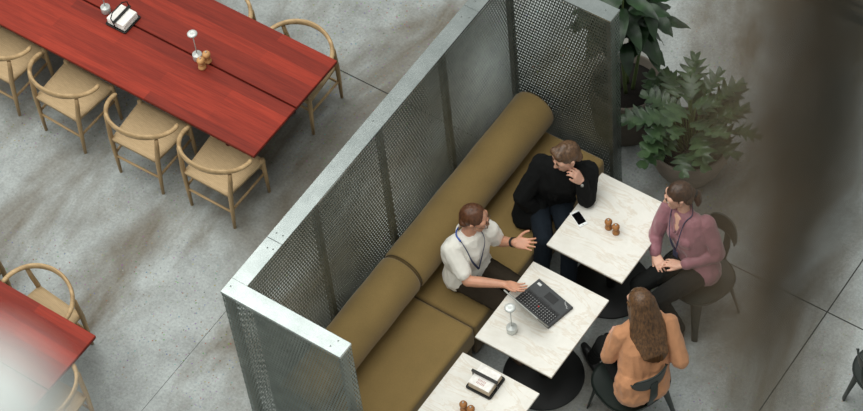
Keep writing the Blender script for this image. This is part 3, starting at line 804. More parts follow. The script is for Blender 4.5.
# ---- man in the cream polo shirt
def man_polo():
    p = Person((0.70, 1.80, 0.45), 'man in cream polo shirt and glasses gesturing with both open hands, on the sofa')
    pel, chest, neck = V((0.665, 1.80, 0.565)), V((0.668, 1.80, 0.87)), V((0.685, 1.815, 1.05))
    r = V((-0.35, -0.94, 0)).normalized(); f = V((0.94, -0.35, 0)).normalized()
    rs, ls = V((0.632, 1.672, 0.985)), V((0.775, 1.952, 0.995))
    re, rw = V((0.815, 1.600, 0.80)), V((1.075, 1.705, 0.825))
    le, lw = V((0.905, 2.030, 0.80)), V((0.965, 1.985, 0.935))
    le = V((0.80, 2.02, 0.78)); lw = V((0.975, 1.995, 0.925))
    kr, kl = V((1.07, 1.69, 0.565)), V((1.09, 1.88, 0.565)); ar, al = V((1.06, 1.67, 0.10)), V((1.16, 1.90, 0.10))
    hc = V((0.722, 1.872, 1.19)); hf = V((0.86, 0.40, -0.30))
    m = p.m
    torso(m, pel, chest, neck, r, f)
    m.hull([(neck - V((0, 0, 0.03)), 0.06), (hc + V((-0.015, -0.01, -0.05)), 0.052)])
    P, rot = head_shapes(m, hc, hf)
    limb(m, [(rs, 0.056), (re, 0.042), (re.lerp(rw, 0.3), 0.042), (rw, 0.027)])
    limb(m, [(ls, 0.056), (le, 0.042), (le.lerp(lw, 0.3), 0.042), (lw, 0.027)])
    hand_shapes(m, rw, (0.95, 0.28, 0.0), (0.05, 0.25, 0.97), -1, 0.22, 0.14, 0.6)
    hand_shapes(m, lw, (0.92, 0.30, 0.12), (-0.1, -0.55, 0.83), 1, 0.2, 0.2, 0.9)
    for h, k_, a in ((pel + r * 0.09, kr, ar), (pel - r * 0.09, kl, al)):
        limb(m, [(h, 0.085), (k_, 0.058), (k_.lerp(a, 0.35), 0.052), (a, 0.036)])
    for a in (ar, al): foot_shapes(m, a - V((0, 0, 0.02)), f)
    p.finish_body(P, rot, M['skin'], M['hair_a'])
    # clothes
    s = MB(); torso(s, pel + V((0, 0, 0.02)), chest, neck, r, f, 0.014)
    sl = rs.lerp(re, 0.72); limb(s, [(rs, 0.072), (sl, 0.064)]); sl2 = ls.lerp(le, 0.72); limb(s, [(ls, 0.072), (sl2, 0.064)])
    s.hull([(pel + r * 0.10 - V((0, 0, 0.05)) - f * 0.03, 0.085), (pel - r * 0.10 - V((0, 0, 0.05)) - f * 0.03, 0.085), (pel + r * 0.07 + V((0, 0, 0.1)), 0.11), (pel - r * 0.07 + V((0, 0, 0.1)), 0.11)])
    sh = p.part(s, 'polo_shirt', M['polo'])
    col = [neck + (r * math.cos(a) * 0.076 + f * math.sin(a) * 0.076) + V((0, 0, 0.0 - 0.025 * math.sin(a))) for a in [2 * PI * i / 24 for i in range(25)]]
    p.raw(MB().tube(col, 0.014, 8, flat=(0.6, 1.5)), 'collar', M['polo'], None)
    tr = MB(); tr.hull([(pel + r * 0.085 - V((0, 0, 0.02)), 0.107), (pel - r * 0.085 - V((0, 0, 0.02)), 0.107)])
    for h, k_, a in ((pel + r * 0.09, kr, ar), (pel - r * 0.09, kl, al)): limb(tr, [(h, 0.098), (k_, 0.074), (k_.lerp(a, 0.35), 0.068), (a, 0.058)])
    p.part(tr, 'trousers', M['trousers_brown'])
    for a in (ar, al):
        s = MB(); foot_shapes(s, a - V((0, 0, 0.02)), f, 0.002)
        p.part(s, 'shoe', M['shoe'], 0.006)
    # short hair, higher at the temples
    h = MB(); h.ell(P(0, -0.022, 0.036), (0.0845, 0.098, 0.093), rot)
    h.hull([(P(-0.05, -0.07, -0.02), 0.035), (P(0.05, -0.07, -0.02), 0.035), (P(0, -0.085, 0.02), 0.04)])
    cutter = []
    ho = p.part(h, 'hair', M['hair_a'], 0.005, 2)
    trim_hair(ho, P, rot, p.root, 0.052, -0.02, 0.035)
    # lanyard: ribbon round the neck, hanging over the chest
    def strap(q): return [neck - f * 0.088 + V((0, 0, 0.016)), neck + r * q * 0.082 - f * 0.02 + V((0, 0, 0.030)), neck + r * q * 0.086 + f * 0.055 + V((0, 0, 0.012)), neck + r * q * 0.078 + f * 0.105 - V((0, 0, 0.05)), chest + r * q * 0.045 + f * 0.148 + V((0, 0, 0.03)), chest + f * 0.155 - V((0, 0, 0.10))]
    back, left = strap(1), strap(-1)
    la = MB().tube(smooth_path(back), 0.0062, 8, flat=(0.4, 1.2)).tube(smooth_path(left), 0.0062, 8, flat=(0.4, 1.2))
    p.raw(la, 'lanyard', M['lanyard_dark'])
    p.raw(MB().tube(smooth_path(back)[:12], 0.0105, 8, flat=(0.5, 1.3)).tube(smooth_path(left)[:9], 0.0105, 8, flat=(0.5, 1.3)), 'neck_ribbon', M['lanyard'])
    # watch
    ring(p, lw - (lw - le).normalized() * 0.02, lw - le, 0.034, 'watch', M['watch'], None)
    g = MB()
    for s_ in (-1, 1):
        g.tube([P(s_ * 0.034 + 0.024 * math.cos(2 * PI * i / 16), 0.104, 0.002 + 0.018 * math.sin(2 * PI * i / 16)) for i in range(17)], 0.0022, 6)
        g.tube([P(s_ * 0.058, 0.102, 0.006), P(s_ * 0.080, 0.05, 0.008), P(s_ * 0.086, -0.01, 0.012)], 0.0022, 6)
    g.tube([P(-0.010, 0.105, 0.004), P(0.010, 0.105, 0.004)], 0.0022, 6)
    p.raw(g, 'glasses', M['frame'])
def smooth_path(pts, n=6):
    pts = [V(q) for q in pts]; out = []
    for i in range(len(pts) - 1):
        p0, p1, p2, p3 = pts[max(i - 1, 0)], pts[i], pts[i + 1], pts[min(i + 2, len(pts) - 1)]
        for k in range(n):
            t = k / n
            out.append(0.5 * ((2 * p1) + (p2 - p0) * t + (2 * p0 - 5 * p1 + 4 * p2 - p3) * t * t + (3 * p1 - p0 - 3 * p2 + p3) * t ** 3))
    return out + [pts[-1]]
def ring(p, c, ax, rad, name, mat, dial=None):
    ax = V(ax).normalized(); a = ax.cross(V((0, 0, 1))).normalized(); b = ax.cross(a).normalized()
    pts = [V(c) + (a * math.cos(2 * PI * i / 24) + b * math.sin(2 * PI * i / 24)) * rad for i in range(25)]
    m = MB(); vs = []; fs = []
    for i in range(24):
        d = (pts[i] - V(c)).normalized()
        for (o, w) in ((0.0, -0.011), (0.004, -0.010), (0.004, 0.010), (0.0, 0.011)): vs.append(pts[i] + d * o + ax * w)
    for i in range(24):
        j = (i + 1) % 24
        for q in range(4): fs.append([i * 4 + q, j * 4 + q, j * 4 + (q + 1) % 4, i * 4 + (q + 1) % 4])
    m.add(vs, fs); o = p.raw(m, name, mat)
    if dial:
        q = V(c) + V(dial).normalized() * (rad + 0.002)
        m = MB(); m.ell(q, (0.015, 0.015, 0.015), None, 0, 2); p.raw(m, 'watch_dial', M['dial'], o) if False else m.build('watch_dial', M['dial'], o, p.root)
    return o
def trim_hair(o, P, rot, root, front, low, side_low=None):
    """cut the hair cap away from the face: below `low` in front of the ears, ahead of `front` under the hairline"""
    bm = bmesh.new(); bm.from_mesh(o.data); c = P(0, 0, 0) - root; rt = rot.transposed(); dead = []
    for f in bm.faces:
        q = rt @ (f.calc_center_median() - c)
        line = 0.062 if q.y > front else low + (q.y + 0.0) * 0.35
        if (q.y > front and q.z < 0.062 + 0.25 * abs(q.x) * 0) or (q.y > 0.012 and q.z < 0.03) or (q.y > -0.03 and q.z < low) or (side_low is not None and q.y > side_low + 0.25 * abs(q.x)): dead.append(f)
    bmesh.ops.delete(bm, geom=dead, context='FACES'); bm.to_mesh(o.data); bm.free()

# ---- man in the black jacket
def man_black():
    p = Person((0.84, 2.66, 0.45), 'man in black jacket resting chin on hand, elbow on the stone table')
    pel, chest, neck = V((0.79, 2.69, 0.565)), V((0.885, 2.695, 0.86)), V((0.955, 2.695, 1.04))
    r = V((-0.94, -0.35, 0)).normalized(); f = V((0.35, -0.94, 0)).normalized()
    rs, ls = V((0.785, 2.65, 0.985)), V((1.105, 2.770, 0.985))
    re, rw = V((0.728, 2.455, 0.765)), V((0.82, 2.50, 0.60))
    le, lw = V((1.155, 2.672, 0.795)), V((1.125, 2.655, 1.015))
    kr, kl = V((1.0, 2.32, 0.575)), V((1.18, 2.40, 0.575)); ar, al = V((1.04, 2.16, 0.10)), V((1.24, 2.24, 0.10))
    hc = V((0.988, 2.675, 1.195)); hf = V((-0.42, -0.82, -0.30))
    m = p.m
    torso(m, pel, chest, neck, r, f)
    m.hull([(neck - V((0, 0, 0.03)), 0.06), (hc + V((0.0, 0.02, -0.05)), 0.052)])
    P, rot = head_shapes(m, hc, hf)
    limb(m, [(rs, 0.056), (re, 0.042), (re.lerp(rw, 0.3), 0.042), (rw, 0.027)])
    limb(m, [(ls, 0.056), (le, 0.042), (le.lerp(lw, 0.3), 0.042), (lw, 0.027)])
    hand_shapes(m, rw, (0.3, -0.15, -0.6), (0.9, 0.2, 0.1), 1, 0.5, 0.05, 0.2)
    cheek = P(-0.085, 0.035, -0.03)
    hand_shapes(m, lw, (cheek - lw) + V((0.0, 0.0, 0.05)), (-0.75, -0.1, -0.35), -1, 0.75, 0.06, 0.3)
    for h, k_, a in ((pel + r * 0.09, kr, ar), (pel - r * 0.09, kl, al)):
        limb(m, [(h, 0.085), (k_, 0.058), (k_.lerp(a, 0.35), 0.052), (a, 0.036)])
    for a in (ar, al): foot_shapes(m, a - V((0, 0, 0.02)), f)
    p.finish_body(P, rot, M['skin_fair'], M['hair_b'])
    s = MB(); torso(s, pel, chest, neck, r, f, 0.026)
    limb(s, [(rs, 0.082), (re, 0.068), (rw, 0.05)]); limb(s, [(ls, 0.082), (le, 0.066), (le.lerp(lw, 0.84), 0.047)])
    # jacket skirt spread over the sofa on his right
    s.hull([(pel + r * 0.08 + V((0, 0, 0.1)), 0.12), (pel + r * 0.16 - V((0, 0, 0.06)), 0.07), (V((0.66, 2.46, 0.485)), 0.035), (V((0.72, 2.40, 0.485)), 0.035), (V((0.86, 2.44, 0.55)), 0.06)])
    s.hull([(pel + r * 0.10, 0.12), (pel - r * 0.10, 0.12), (pel - f * 0.06 + r * 0.1 - V((0, 0, 0.05)), 0.07), (pel - f * 0.06 - r * 0.12 - V((0, 0, 0.05)), 0.07)])
    p.part(s, 'jacket', M['jacket'])
    # open lapels showing a navy shirt
    sh = MB(); sh.hull([(neck + f * 0.055 - V((0, 0, 0.03)) + r * 0.03, 0.04), (neck + f * 0.055 - V((0, 0, 0.03)) - r * 0.03, 0.04), (chest + f * 0.105 + V((0, 0, 0.02)), 0.04), (chest + f * 0.09 - V((0, 0, 0.12)), 0.038)])
    p.part(sh, 'shirt', M['navy_shirt'])
    for s_ in (-1, 1):
        pts = [neck - f * 0.075 + V((0, 0, 0.02)), neck + r * s_ * 0.078 + V((0, 0, 0.012)), neck + r * s_ * 0.075 + f * 0.06 - V((0, 0, 0.03)), chest + r * s_ * 0.035 + f * 0.135 + V((0, 0, 0.0)), chest + r * s_ * 0.008 + f * 0.13 - V((0, 0, 0.13))]
        p.raw(MB().tube(smooth_path(pts), 0.02, 8, flat=(0.5, 1.0)), 'lapel', M['jacket'])
    tr = MB(); tr.hull([(pel + r * 0.085 - V((0, 0, 0.02)), 0.105), (pel - r * 0.085 - V((0, 0, 0.02)), 0.105)])
    for h, k_, a in ((pel + r * 0.09, kr, ar), (pel - r * 0.09, kl, al)): limb(tr, [(h, 0.095), (k_, 0.072), (k_.lerp(a, 0.35), 0.066), (a, 0.055)])
    p.part(tr, 'jeans', M['denim'])
    for a in (ar, al):
        s = MB(); foot_shapes(s, a - V((0, 0, 0.02)), f, 0.002); p.part(s, 'shoe', M['shoe_black'], 0.006)
    h = MB(); h.ell(P(0, -0.020, 0.040), (0.086, 0.102, 0.094), rot); h.hull([(P(-0.05, -0.07, -0.02), 0.035), (P(0.05, -0.07, -0.02), 0.035), (P(0, -0.085, 0.02), 0.04)])
    h.hull([(P(-0.03, 0.05, 0.10), 0.028), (P(0.04, 0.05, 0.10), 0.03), (P(0.0, -0.03, 0.115), 0.03)])
    ho = p.part(h, 'hair', M['hair_b'], 0.005, 2); trim_hair(ho, P, rot, p.root, 0.045, -0.02)
    ring(p, lw - (lw - le).normalized() * 0.02, lw - le, 0.033, 'watch', M['watch'], V((0.6, -0.7, 0.3)))

# ---- woman in the mauve blouse
def woman_mauve():
    p = Person((2.06, 2.72, 0.43), 'woman in mauve blouse with tied back dark hair, hands clasped on her lap')
    pel, chest, neck = V((2.065, 2.745, 0.555)), V((1.965, 2.785, 0.86)), V((1.918, 2.80, 1.04))
    f = V((-0.25, -0.97, 0)).normalized(); r = V((f.y, -f.x, 0))
    rs, ls = V((1.785, 2.79, 0.985)), V((2.085, 2.822, 0.985))
    re, rw = V((1.735, 2.705, 0.755)), V((1.80, 2.585, 0.66))
    le, lw = V((2.215, 2.765, 0.755)), V((2.01, 2.600, 0.67))
    kr, kl = V((1.80, 2.36, 0.555)), V((1.98, 2.32, 0.555)); ar, al = V((1.82, 2.28, 0.10)), V((2.10, 2.43, 0.11))
    hc = V((1.862, 2.80, 1.195)); hf = V((-0.72, -0.62, -0.22))
    m = p.m
    torso(m, pel, chest, neck, r, f, 0, True)
    m.hull([(neck - V((0, 0, 0.03)), 0.05), (hc + V((0.02, 0.01, -0.05)), 0.045)])
    P, rot = head_shapes(m, hc, hf, 0.0, True)
    limb(m, [(rs, 0.046), (re, 0.036), (re.lerp(rw, 0.3), 0.035), (rw, 0.024)])
    limb(m, [(ls, 0.046), (le, 0.036), (le.lerp(lw, 0.3), 0.035), (lw, 0.024)])
    hand_shapes(m, rw, (0.5, -0.35, -0.05), (0.2, 0.2, -0.9), 1, 0.4, 0.08, 0.4, 0.92)
    hand_shapes(m, lw, (-0.9, -0.3, 0.02), (0.1, 0.0, -0.95), -1, 0.35, 0.1, 0.4, 0.92)
    for h, k_, a in ((pel + r * 0.085, kr, ar), (pel - r * 0.085, kl, al)):
        limb(m, [(h, 0.085), (k_, 0.055), (k_.lerp(a, 0.35), 0.05), (a, 0.032)])
    foot_shapes(m, ar - V((0, 0, 0.02)), (-0.2, -1)); foot_shapes(m, al - V((0, 0, 0.02)), (0.5, -0.85))
    p.finish_body(P, rot, M['skin_fair'], M['hair_c'])
    s = MB(); torso(s, pel, chest, neck, r, f, 0.013, True)
    limb(s, [(rs, 0.064), (rs.lerp(re, 0.5), 0.062), (re, 0.054), (re.lerp(rw, 0.85), 0.04)]); limb(s, [(ls, 0.064), (ls.lerp(le, 0.5), 0.064), (le, 0.058), (le.lerp(lw, 0.85), 0.042)])
    p.part(s, 'blouse', M['satin'])
    for e_, w_ in ((re, rw), (le, lw)):
        ring(p, e_.lerp(w_, 0.86), w_ - e_, 0.037, 'cuff', M['satin'])
    # open neckline: skin patch with collar edges
    v = MB(); v.hull([(neck + f * 0.05 - V((0, 0, 0.02)) + r * 0.02, 0.032), (neck + f * 0.05 - V((0, 0, 0.02)) - r * 0.02, 0.032), (chest.lerp(neck, 0.45) + f * 0.088, 0.030)])
    p.part(v, 'neckline', M['skin_fair'])
    for s_ in (-1, 1):
        pts = [neck - f * 0.066 + V((0, 0, 0.01)), neck + r * s_ * 0.066 + V((0, 0, 0.005)), neck + r * s_ * 0.052 + f * 0.06 - V((0, 0, 0.03)), chest.lerp(neck, 0.35) + r * s_ * 0.012 + f * 0.122]
        p.raw(MB().tube(smooth_path(pts), 0.015, 8, flat=(0.5, 1.0)), 'collar', M['satin'])
        lp_ = [neck - f * 0.072 + V((0, 0, 0.022)), neck + r * s_ * 0.074 + V((0, 0, 0.026)), neck + r * s_ * 0.068 + f * 0.075 - V((0, 0, 0.015)), chest + r * s_ * 0.04 + f * 0.158 + V((0, 0, 0.03)), chest + f * 0.135 - V((0, 0, 0.13))]
        p.raw(MB().tube(smooth_path(lp_), 0.007, 8, flat=(0.4, 1.2)), 'lanyard', M['lanyard_dark'])
    p.raw(MB().box(chest + f * 0.138 - V((0, 0, 0.17)), (0.05, 0.006, 0.07), Matrix.Rotation(math.atan2(-f.x, f.y) , 3, 'Z'), 0.002), 'badge', M['lanyard_dark'])
    tr = MB(); tr.hull([(pel + r * 0.085 - V((0, 0, 0.03)), 0.104), (pel - r * 0.085 - V((0, 0, 0.03)), 0.104)])
    for h, k_, a in ((pel + r * 0.085, kr, ar), (pel - r * 0.085, kl, al)): limb(tr, [(h, 0.094), (k_, 0.07), (k_.lerp(a, 0.35), 0.062), (a + V((0, 0, 0.02)), 0.05)])
    p.part(tr, 'trousers', M['black_cloth'])
    for a, d in ((ar, (-0.2, -1)), (al, (0.5, -0.85))):
        s = MB(); foot_shapes(s, a - V((0, 0, 0.02)), d, 0.002); p.part(s, 'shoe', M['shoe'], 0.006)
    h = MB(); h.ell(P(0, -0.018, 0.034), (0.082, 0.098, 0.092), rot)
    h.hull([(P(-0.05, -0.06, -0.03), 0.034), (P(0.05, -0.06, -0.03), 0.034), (P(0, -0.085, 0.01), 0.042)])
    ho = p.part(h, 'hair', M['hair_c'], 0.005, 2); trim_hair(ho, P, rot, p.root, 0.050, -0.045)
    t = MB(); limb(t, [(P(0, -0.10, -0.01), 0.034), (P(0.0, -0.125, -0.05), 0.036), (P(0.0, -0.12, -0.12), 0.03), (P(0.0, -0.105, -0.18), 0.014)])
    p.part(t, 'ponytail', M['hair_c'], 0.005, 2)
    ring(p, P(0, -0.108, -0.025), P(0, -0.125, -0.05) - P(0, -0.10, -0.01), 0.031, 'hair_tie', M['watch'])

# ---- woman in the apricot top, seen from behind
def woman_apricot():
    p = Person((2.24, 1.66, 0.43), 'woman in apricot top with long loose brown hair, seated with her back turned')
    f = V((-0.83, 0.56, 0)).normalized(); r = V((f.y, -f.x, 0))
    pel, chest, neck = V((2.262, 1.645, 0.56)), V((2.205, 1.765, 0.86)), V((2.165, 1.835, 1.04))
    rs, ls = V((2.29, 1.955, 0.985)), V((2.062, 1.695, 0.985))
    re, rw = V((2.455, 1.85, 0.76)), V((2.39, 1.80, 0.62))
    le, lw = V((2.008, 1.62, 0.755)), V((1.93, 1.80, 0.70))
    rw = V((2.31, 1.93, 0.655))
    kr, kl = V((1.97, 1.955, 0.56)), V((1.86, 1.79, 0.56)); ar, al = V((1.80, 2.04, 0.10)), V((1.70, 1.88, 0.10))
    hc = V((2.112, 1.872, 1.20)); hf = V((-0.86, 0.46, -0.20))
    m = p.m
    torso(m, pel, chest, neck, r, f, 0, True)
    m.hull([(neck - V((0, 0, 0.03)), 0.05), (hc + V((0.02, -0.015, -0.05)), 0.045)])
    P, rot = head_shapes(m, hc, hf, 0.0, True)
    limb(m, [(rs, 0.047), (re, 0.037), (re.lerp(rw, 0.3), 0.036), (rw, 0.024)])
    limb(m, [(ls, 0.047), (le, 0.037), (le.lerp(lw, 0.3), 0.036), (lw, 0.024)])
    hand_shapes(m, rw, (-0.7, 0.0, -0.15), (-0.1, -0.1, -1), 1, 0.35, 0.08, 0.4, 0.92)
    hand_shapes(m, lw, (-0.3, 0.9, -0.2), (0.3, 0.1, -0.9), -1, 0.35, 0.08, 0.4, 0.92)
    for h, k_, a in ((pel + r * 0.085, kr, ar), (pel - r * 0.085, kl, al)):
        limb(m, [(h, 0.085), (k_, 0.055), (k_.lerp(a, 0.35), 0.05), (a, 0.032)])
    for a in (ar, al): foot_shapes(m, a - V((0, 0, 0.02)), f)
    p.finish_body(P, rot, M['skin_fair'], M['hair_d'])
    s = MB(); torso(s, pel - V((0, 0, 0.0)), chest, neck, r, f, 0.020, True)
    limb(s, [(rs, 0.066), (rs.lerp(re, 0.5), 0.066), (re, 0.060), (re.lerp(rw, 0.9), 0.044)]); limb(s, [(ls, 0.066), (ls.lerp(le, 0.5), 0.066), (le, 0.060), (le.lerp(lw, 0.9), 0.044)])
    s.hull([(pel + r * 0.09 + V((0, 0, 0.1)), 0.11), (pel - r * 0.09 + V((0, 0, 0.1)), 0.11), (pel + r * 0.09 - f * 0.02 - V((0, 0, 0.03)), 0.105), (pel - r * 0.09 - f * 0.02 - V((0, 0, 0.03)), 0.105)])
    s.hull([(chest + r * 0.07, 0.115), (chest - r * 0.07, 0.115), (pel + r * 0.085 - f * 0.02, 0.115), (pel - r * 0.085 - f * 0.02, 0.115)])
    p.part(s, 'top', M['tan'])
    tr = MB(); tr.hull([(pel + r * 0.085 - V((0, 0, 0.03)), 0.104), (pel - r * 0.085 - V((0, 0, 0.03)), 0.104)])
    for h, k_, a in ((pel + r * 0.085, kr, ar), (pel - r * 0.085, kl, al)): limb(tr, [(h, 0.094), (k_, 0.07), (k_.lerp(a, 0.35), 0.062), (a + V((0, 0, 0.02)), 0.05)])
    p.part(tr, 'trousers', M['black_cloth'])
    for a in (ar, al):
        s = MB(); foot_shapes(s, a - V((0, 0, 0.02)), f, 0.002); p.part(s, 'shoe', M['shoe_black'], 0.006)
    h = MB(); h.ell(P(0, -0.016, 0.034), (0.085, 0.100, 0.094), rot)
    ho_pts = [(P(-0.06, -0.04, 0.03), 0.036), (P(0.06, -0.04, 0.03), 0.036), (P(0, -0.08, 0.035), 0.032)]
    b = chest - f * 0.132 + V((0, 0, -0.01))
    mid = [(neck - f * 0.06 + r * 0.105 - V((0, 0, 0.03)), 0.034), (neck - f * 0.06 - r * 0.105 - V((0, 0, 0.03)), 0.034), (neck - f * 0.095 + r * 0.04, 0.034), (neck - f * 0.095 - r * 0.04, 0.034)]
    end = [(b + r * 0.115 + V((0, 0, 0.05)), 0.014), (b - r * 0.05 + V((0, 0, 0.05)), 0.014), (b + r * 0.055 - V((0, 0, 0.035)), 0.013), (b + r * 0.095 - V((0, 0, 0.015)), 0.012), (b + r * 0.01 - V((0, 0, 0.01)), 0.012)]
    h.hull(ho_pts + mid); h.hull(mid + end)
    h.hull([(P(-0.075, 0.02, 0.02), 0.02), (P(-0.07, -0.03, 0.0), 0.03), (neck - r * 0.09 - f * 0.03 - V((0, 0, 0.06)), 0.022)])
    h.hull([(P(0.075, 0.02, 0.02), 0.02), (P(0.07, -0.03, 0.0), 0.03), (neck + r * 0.09 - f * 0.03 - V((0, 0, 0.04)), 0.022)])
    ho = p.part(h, 'hair', M['hair_d'], 0.005, 2); trim_hair(ho, P, rot, p.root, 0.055, -0.6)

man_polo(); man_black(); woman_mauve(); woman_apricot()

# ------------------------------------------------------------------ potted plants
def lobed_leaf(m, base, d, up, ln, wd, lobes=5, mi=0):
    """deeply lobed leaf blade with a midrib fold and droop"""
    d = V(d).normalized(); s = d.cross(V(up)).normalized(); n = s.cross(d).normalized()
    K = lobes * 6; L_, R_, C_ = [], [], []
    for i in range(K + 1):
        t = i / K; env = wd * (math.sin(PI * min(1, 0.12 + t * 0.9)) ** 0.7) * (1 - 0.35 * t)
        lob = 0.30 + 0.70 * (1 - abs(((t * lobes) % 1.0) * 2 - 1)) ** 0.8
        w = env * lob if i < K else 0.0
        adv = 0.30 * ln * (lob - 0.3)
        droop = -0.28 * ln * t * t
        c = V(base) + d * (ln * t) + n * droop; C_.append(c)
        wave = 0.06 * wd * math.sin(t * lobes * 2 * PI)
        L_.append(c + s * w + d * adv + n * (0.22 * w + wave)); R_.append(c - s * w + d * adv + n * (0.22 * w - wave))
    vs = C_ + L_ + R_; fs = []; N = K + 1
    for i in range(K):
        fs.append([i, i + 1, N + i + 1, N + i]); fs.append([i + 1, i, 2 * N + i, 2 * N + i + 1])
    m.add(vs, fs, mi)
def oval_leaf(m, base, d, up, ln, wd, mi=0, droop=0.5):
    d = V(d).normalized(); s = d.cross(V(up)).normalized(); n = s.cross(d).normalized(); K = 12; vs = []; fs = []
    for i in range(K + 1):
        t = i / K; w = wd * math.sin(PI * t ** 0.8) ** 0.8 if 0 < i < K else 0
        c = V(base) + d * (ln * (t - 0.15 * droop * t * t)) - n * (droop * ln * t * t * 0.6); wv = 0.12 * wd * math.sin(t * 22)
        for u in (-1, -0.5, 0, 0.5, 1): vs.append(c + s * (w * u) + n * (0.25 * w * abs(u) + wv * abs(u)))
    for i in range(K):
        for q in range(4): fs.append([i * 5 + q, i * 5 + q + 1, (i + 1) * 5 + q + 1, (i + 1) * 5 + q])
    m.add(vs, fs, mi)

def pot_profile(r0, r1, h, th=0.025):
    return [(0, 0.0), (r0 * 0.92, 0.0), (r0, 0.015), (r0 + (r1 - r0) * 0.55, h * 0.35), (r1 * 0.985, h * 0.7), (r1, h - 0.012), (r1 - 0.006, h), (r1 - th, h), (r1 - th - 0.004, h - 0.02), (r1 - th - 0.01, h - 0.09), (0, h - 0.09)]
def fatsia():
    c = V((1.37, 3.80, 0)); r = empty('potted_plant', c, 'low plant with lobed grey-green leaves in a wide stoneware bowl', 'plant')
    MB().lathe(pot_profile(0.20, 0.32, 0.40), (0, 0, 0), 64).build('pot', M['pot'], r)
    MB().lathe([(0, 0.33), (0.14, 0.337), (0.288, 0.326), (0.288, 0.312), (0, 0.312)], (0, 0, 0), 40).build('soil', M['soil'], r)
    random.seed(11); fo = MB(); sm = MB()
    NL = 50
    for k in range(NL):
        a = k * 2.39996 + random.uniform(-0.25, 0.25); q = math.sqrt((k + 0.5) / NL)
        el = math.radians(88 - 34 * q + random.uniform(-8, 8)); ln = 0.50 - 0.14 * q + random.uniform(-0.14, 0.10)
        d = V((math.cos(a) * math.cos(el), math.sin(a) * math.cos(el), math.sin(el)))
        b = V((0.10 * q * math.cos(a), 0.10 * q * math.sin(a), 0.33)); tip = b + d * ln; mid = b.lerp(tip, 0.55) + V((0, 0, 0.02))
        sm.tube(smooth_path([b, mid, tip], 4), 0.0055, 6)
        out = V((math.cos(a), math.sin(a), 0)); ld = (out * 0.8 + V((0, 0, 0.75 - 0.7 * q + random.uniform(-0.15, 0.3)))).normalized()
        lobed_leaf(fo, tip - ld * 0.02, ld, V((0, 0, 1)) if abs(ld.z) < 0.9 else out, random.uniform(0.19, 0.27), random.uniform(0.11, 0.16), 4)
    sm.build('stems', M['stem'], r); fo.build('foliage', M['leaf'], r)
fatsia()
def bigleaf():
    c = V((0.70, 3.96, 0)); r = empty('potted_plant', c, 'tall plant with large glossy dark leaves in a round planter behind the screen', 'plant')
    MB().lathe([(0, 0), (0.24, 0), (0.26, 0.015), (0.29, 0.3), (0.29, 0.5), (0.285, 0.51), (0.265, 0.51), (0.262, 0.42), (0, 0.42)], (0, 0, 0), 64).build('pot', M['pot_dark'], r)
    MB().lathe([(0, 0.43), (0.255, 0.428), (0.255, 0.415), (0, 0.415)], (0, 0, 0), 40).build('soil', M['soil'], r)
    random.seed(4); fo = MB(); tk = MB()
    for t in range(4):
        a0 = t * 1.6 + 0.4; top = V((0.16 * math.cos(a0), 0.16 * math.sin(a0), 1.55 + 0.2 * (t % 2))); b = V((0.05 * math.cos(a0), 0.05 * math.sin(a0), 0.42))
        pts = smooth_path([b, b.lerp(top, 0.5) + V((0.03 * math.sin(a0), 0, 0)), top], 6); tk.tube(pts, [0.016 - 0.009 * i / (len(pts) - 1) for i in range(len(pts))], 8)
        for k in range(20):
            u = 0.52 + 0.48 * (k / 19); p = b.lerp(top, u); a = k * 2.4 + t
            d = V((math.cos(a), math.sin(a), random.uniform(-0.15, 0.55) - (0.25 if k < 5 else 0)))
            oval_leaf(fo, p + d * 0.03, d, (0, 0, 1), random.uniform(0.24, 0.36), random.uniform(0.05, 0.07), 0, random.uniform(0.6, 1.1))
    tk.build('trunk', M['stem'], r); fo.build('foliage', M['leaf_dark'], r)
bigleaf()

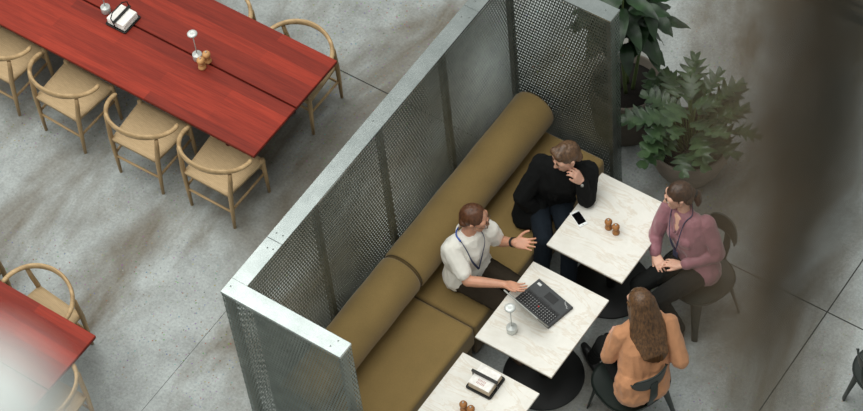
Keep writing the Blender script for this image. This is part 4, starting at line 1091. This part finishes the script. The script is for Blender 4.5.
# ------------------------------------------------------------------ near the camera, far out of focus: an unidentified dark smear and white haze, modelled as a trailing plant and a globe lamp
def vine():
    k_ = 0.74; c = CC + (V((6.664, -5.344, 14.135)) - CC) * k_; r = empty('hanging_plant', c, 'dark blurred shape modelled as a trailing plant close in front at right', 'plant')
    random.seed(3); st = MB(); lf = MB(); dr = MB()
    rx = V((0.8227, 0.5637, 0)).normalized()
    ry = V((-0.5637, 0.8227, 0)).normalized()
    for k in range(22):
        brown = k < 6
        x = (-0.031 + 0.0045 * k) if brown else (-0.012 + (k - 6) * 0.0027); x += random.uniform(-0.002, 0.002); y = random.uniform(-0.014, 0.014)
        zb = random.uniform(-0.05, 0.02) if brown else random.uniform(-0.02, 0.02) - 0.135 + (x + 0.012) * 6.5
        pts = [rx * (x + 0.002 * math.sin(i * 1.3 + k)) + ry * y + V((0, 0, zb + (0.62 - zb) * i / 10)) for i in range(11)]
        st.tube(pts, 0.0016, 6)
        n = 32 if brown else 62
        for i in range(n):
            z = zb + (0.6 - zb) * i / (n - 1) + random.uniform(-0.004, 0.004); a = random.uniform(0, 2 * PI)
            d = V((math.cos(a), math.sin(a), random.uniform(-0.9, 0.0))); b = rx * x + ry * y + V((0, 0, z))
            oval_leaf(dr if brown and i % 3 else lf, b, d, (0, 0, 1), random.uniform(0.012, 0.019), random.uniform(0.0045, 0.0065), 0, 0.5)
    for q in (st, lf, dr): q.v = [tuple(V(x) * k_) for x in q.v]
    st.build('stems', M['vine_brown'], r); lf.build('foliage', M['vine'], r); dr.build('dry_leaves', M['vine_brown'], r)
vine()
def globe():
    c = V((6.400, -5.650, 14.215)); r = empty('haze_globe', c, 'white blurred haze modelled as a globe lamp close in front at lower left corner', 'lamp')
    b = MB(); b.ell((0, 0, 0), (0.052, 0.052, 0.052), None, 0, 4); b.build('globe_shade', M['globe'], r)
    MB().lathe([(0.012, 0.048), (0.013, 0.052), (0.013, 0.068), (0.004, 0.074)], (0, 0, 0), 20).build('cap', M['cord'], r)
    MB().tube([(0, 0, 0.07), (0, 0, 0.9)], 0.0015, 8).build('cord', M['cord'], r)
globe()

# ------------------------------------------------------------------ light: pale skylight overhead, dim hall around
w = bpy.data.worlds.new('hall'); SC.world = w; w.use_nodes = True
bg = w.node_tree.nodes['Background']; bg.inputs[0].default_value = (0.90, 0.93, 0.90, 1); bg.inputs[1].default_value = 0.30
def area(name, loc, tgt, sx, sy, power, col):
    l = bpy.data.lights.new(name, 'AREA'); l.shape = 'RECTANGLE'; l.size = sx; l.size_y = sy; l.energy = power; l.color = col
    o = bpy.data.objects.new(name, l); COL.objects.link(o); o.location = loc
    o.rotation_euler = (V(tgt) - V(loc)).to_track_quat('-Z', 'Y').to_euler(); return o
area('skylight', (-9, -4, 24), (-9, -4, 0), 34, 31, 6000, (0.985, 1.0, 0.965))
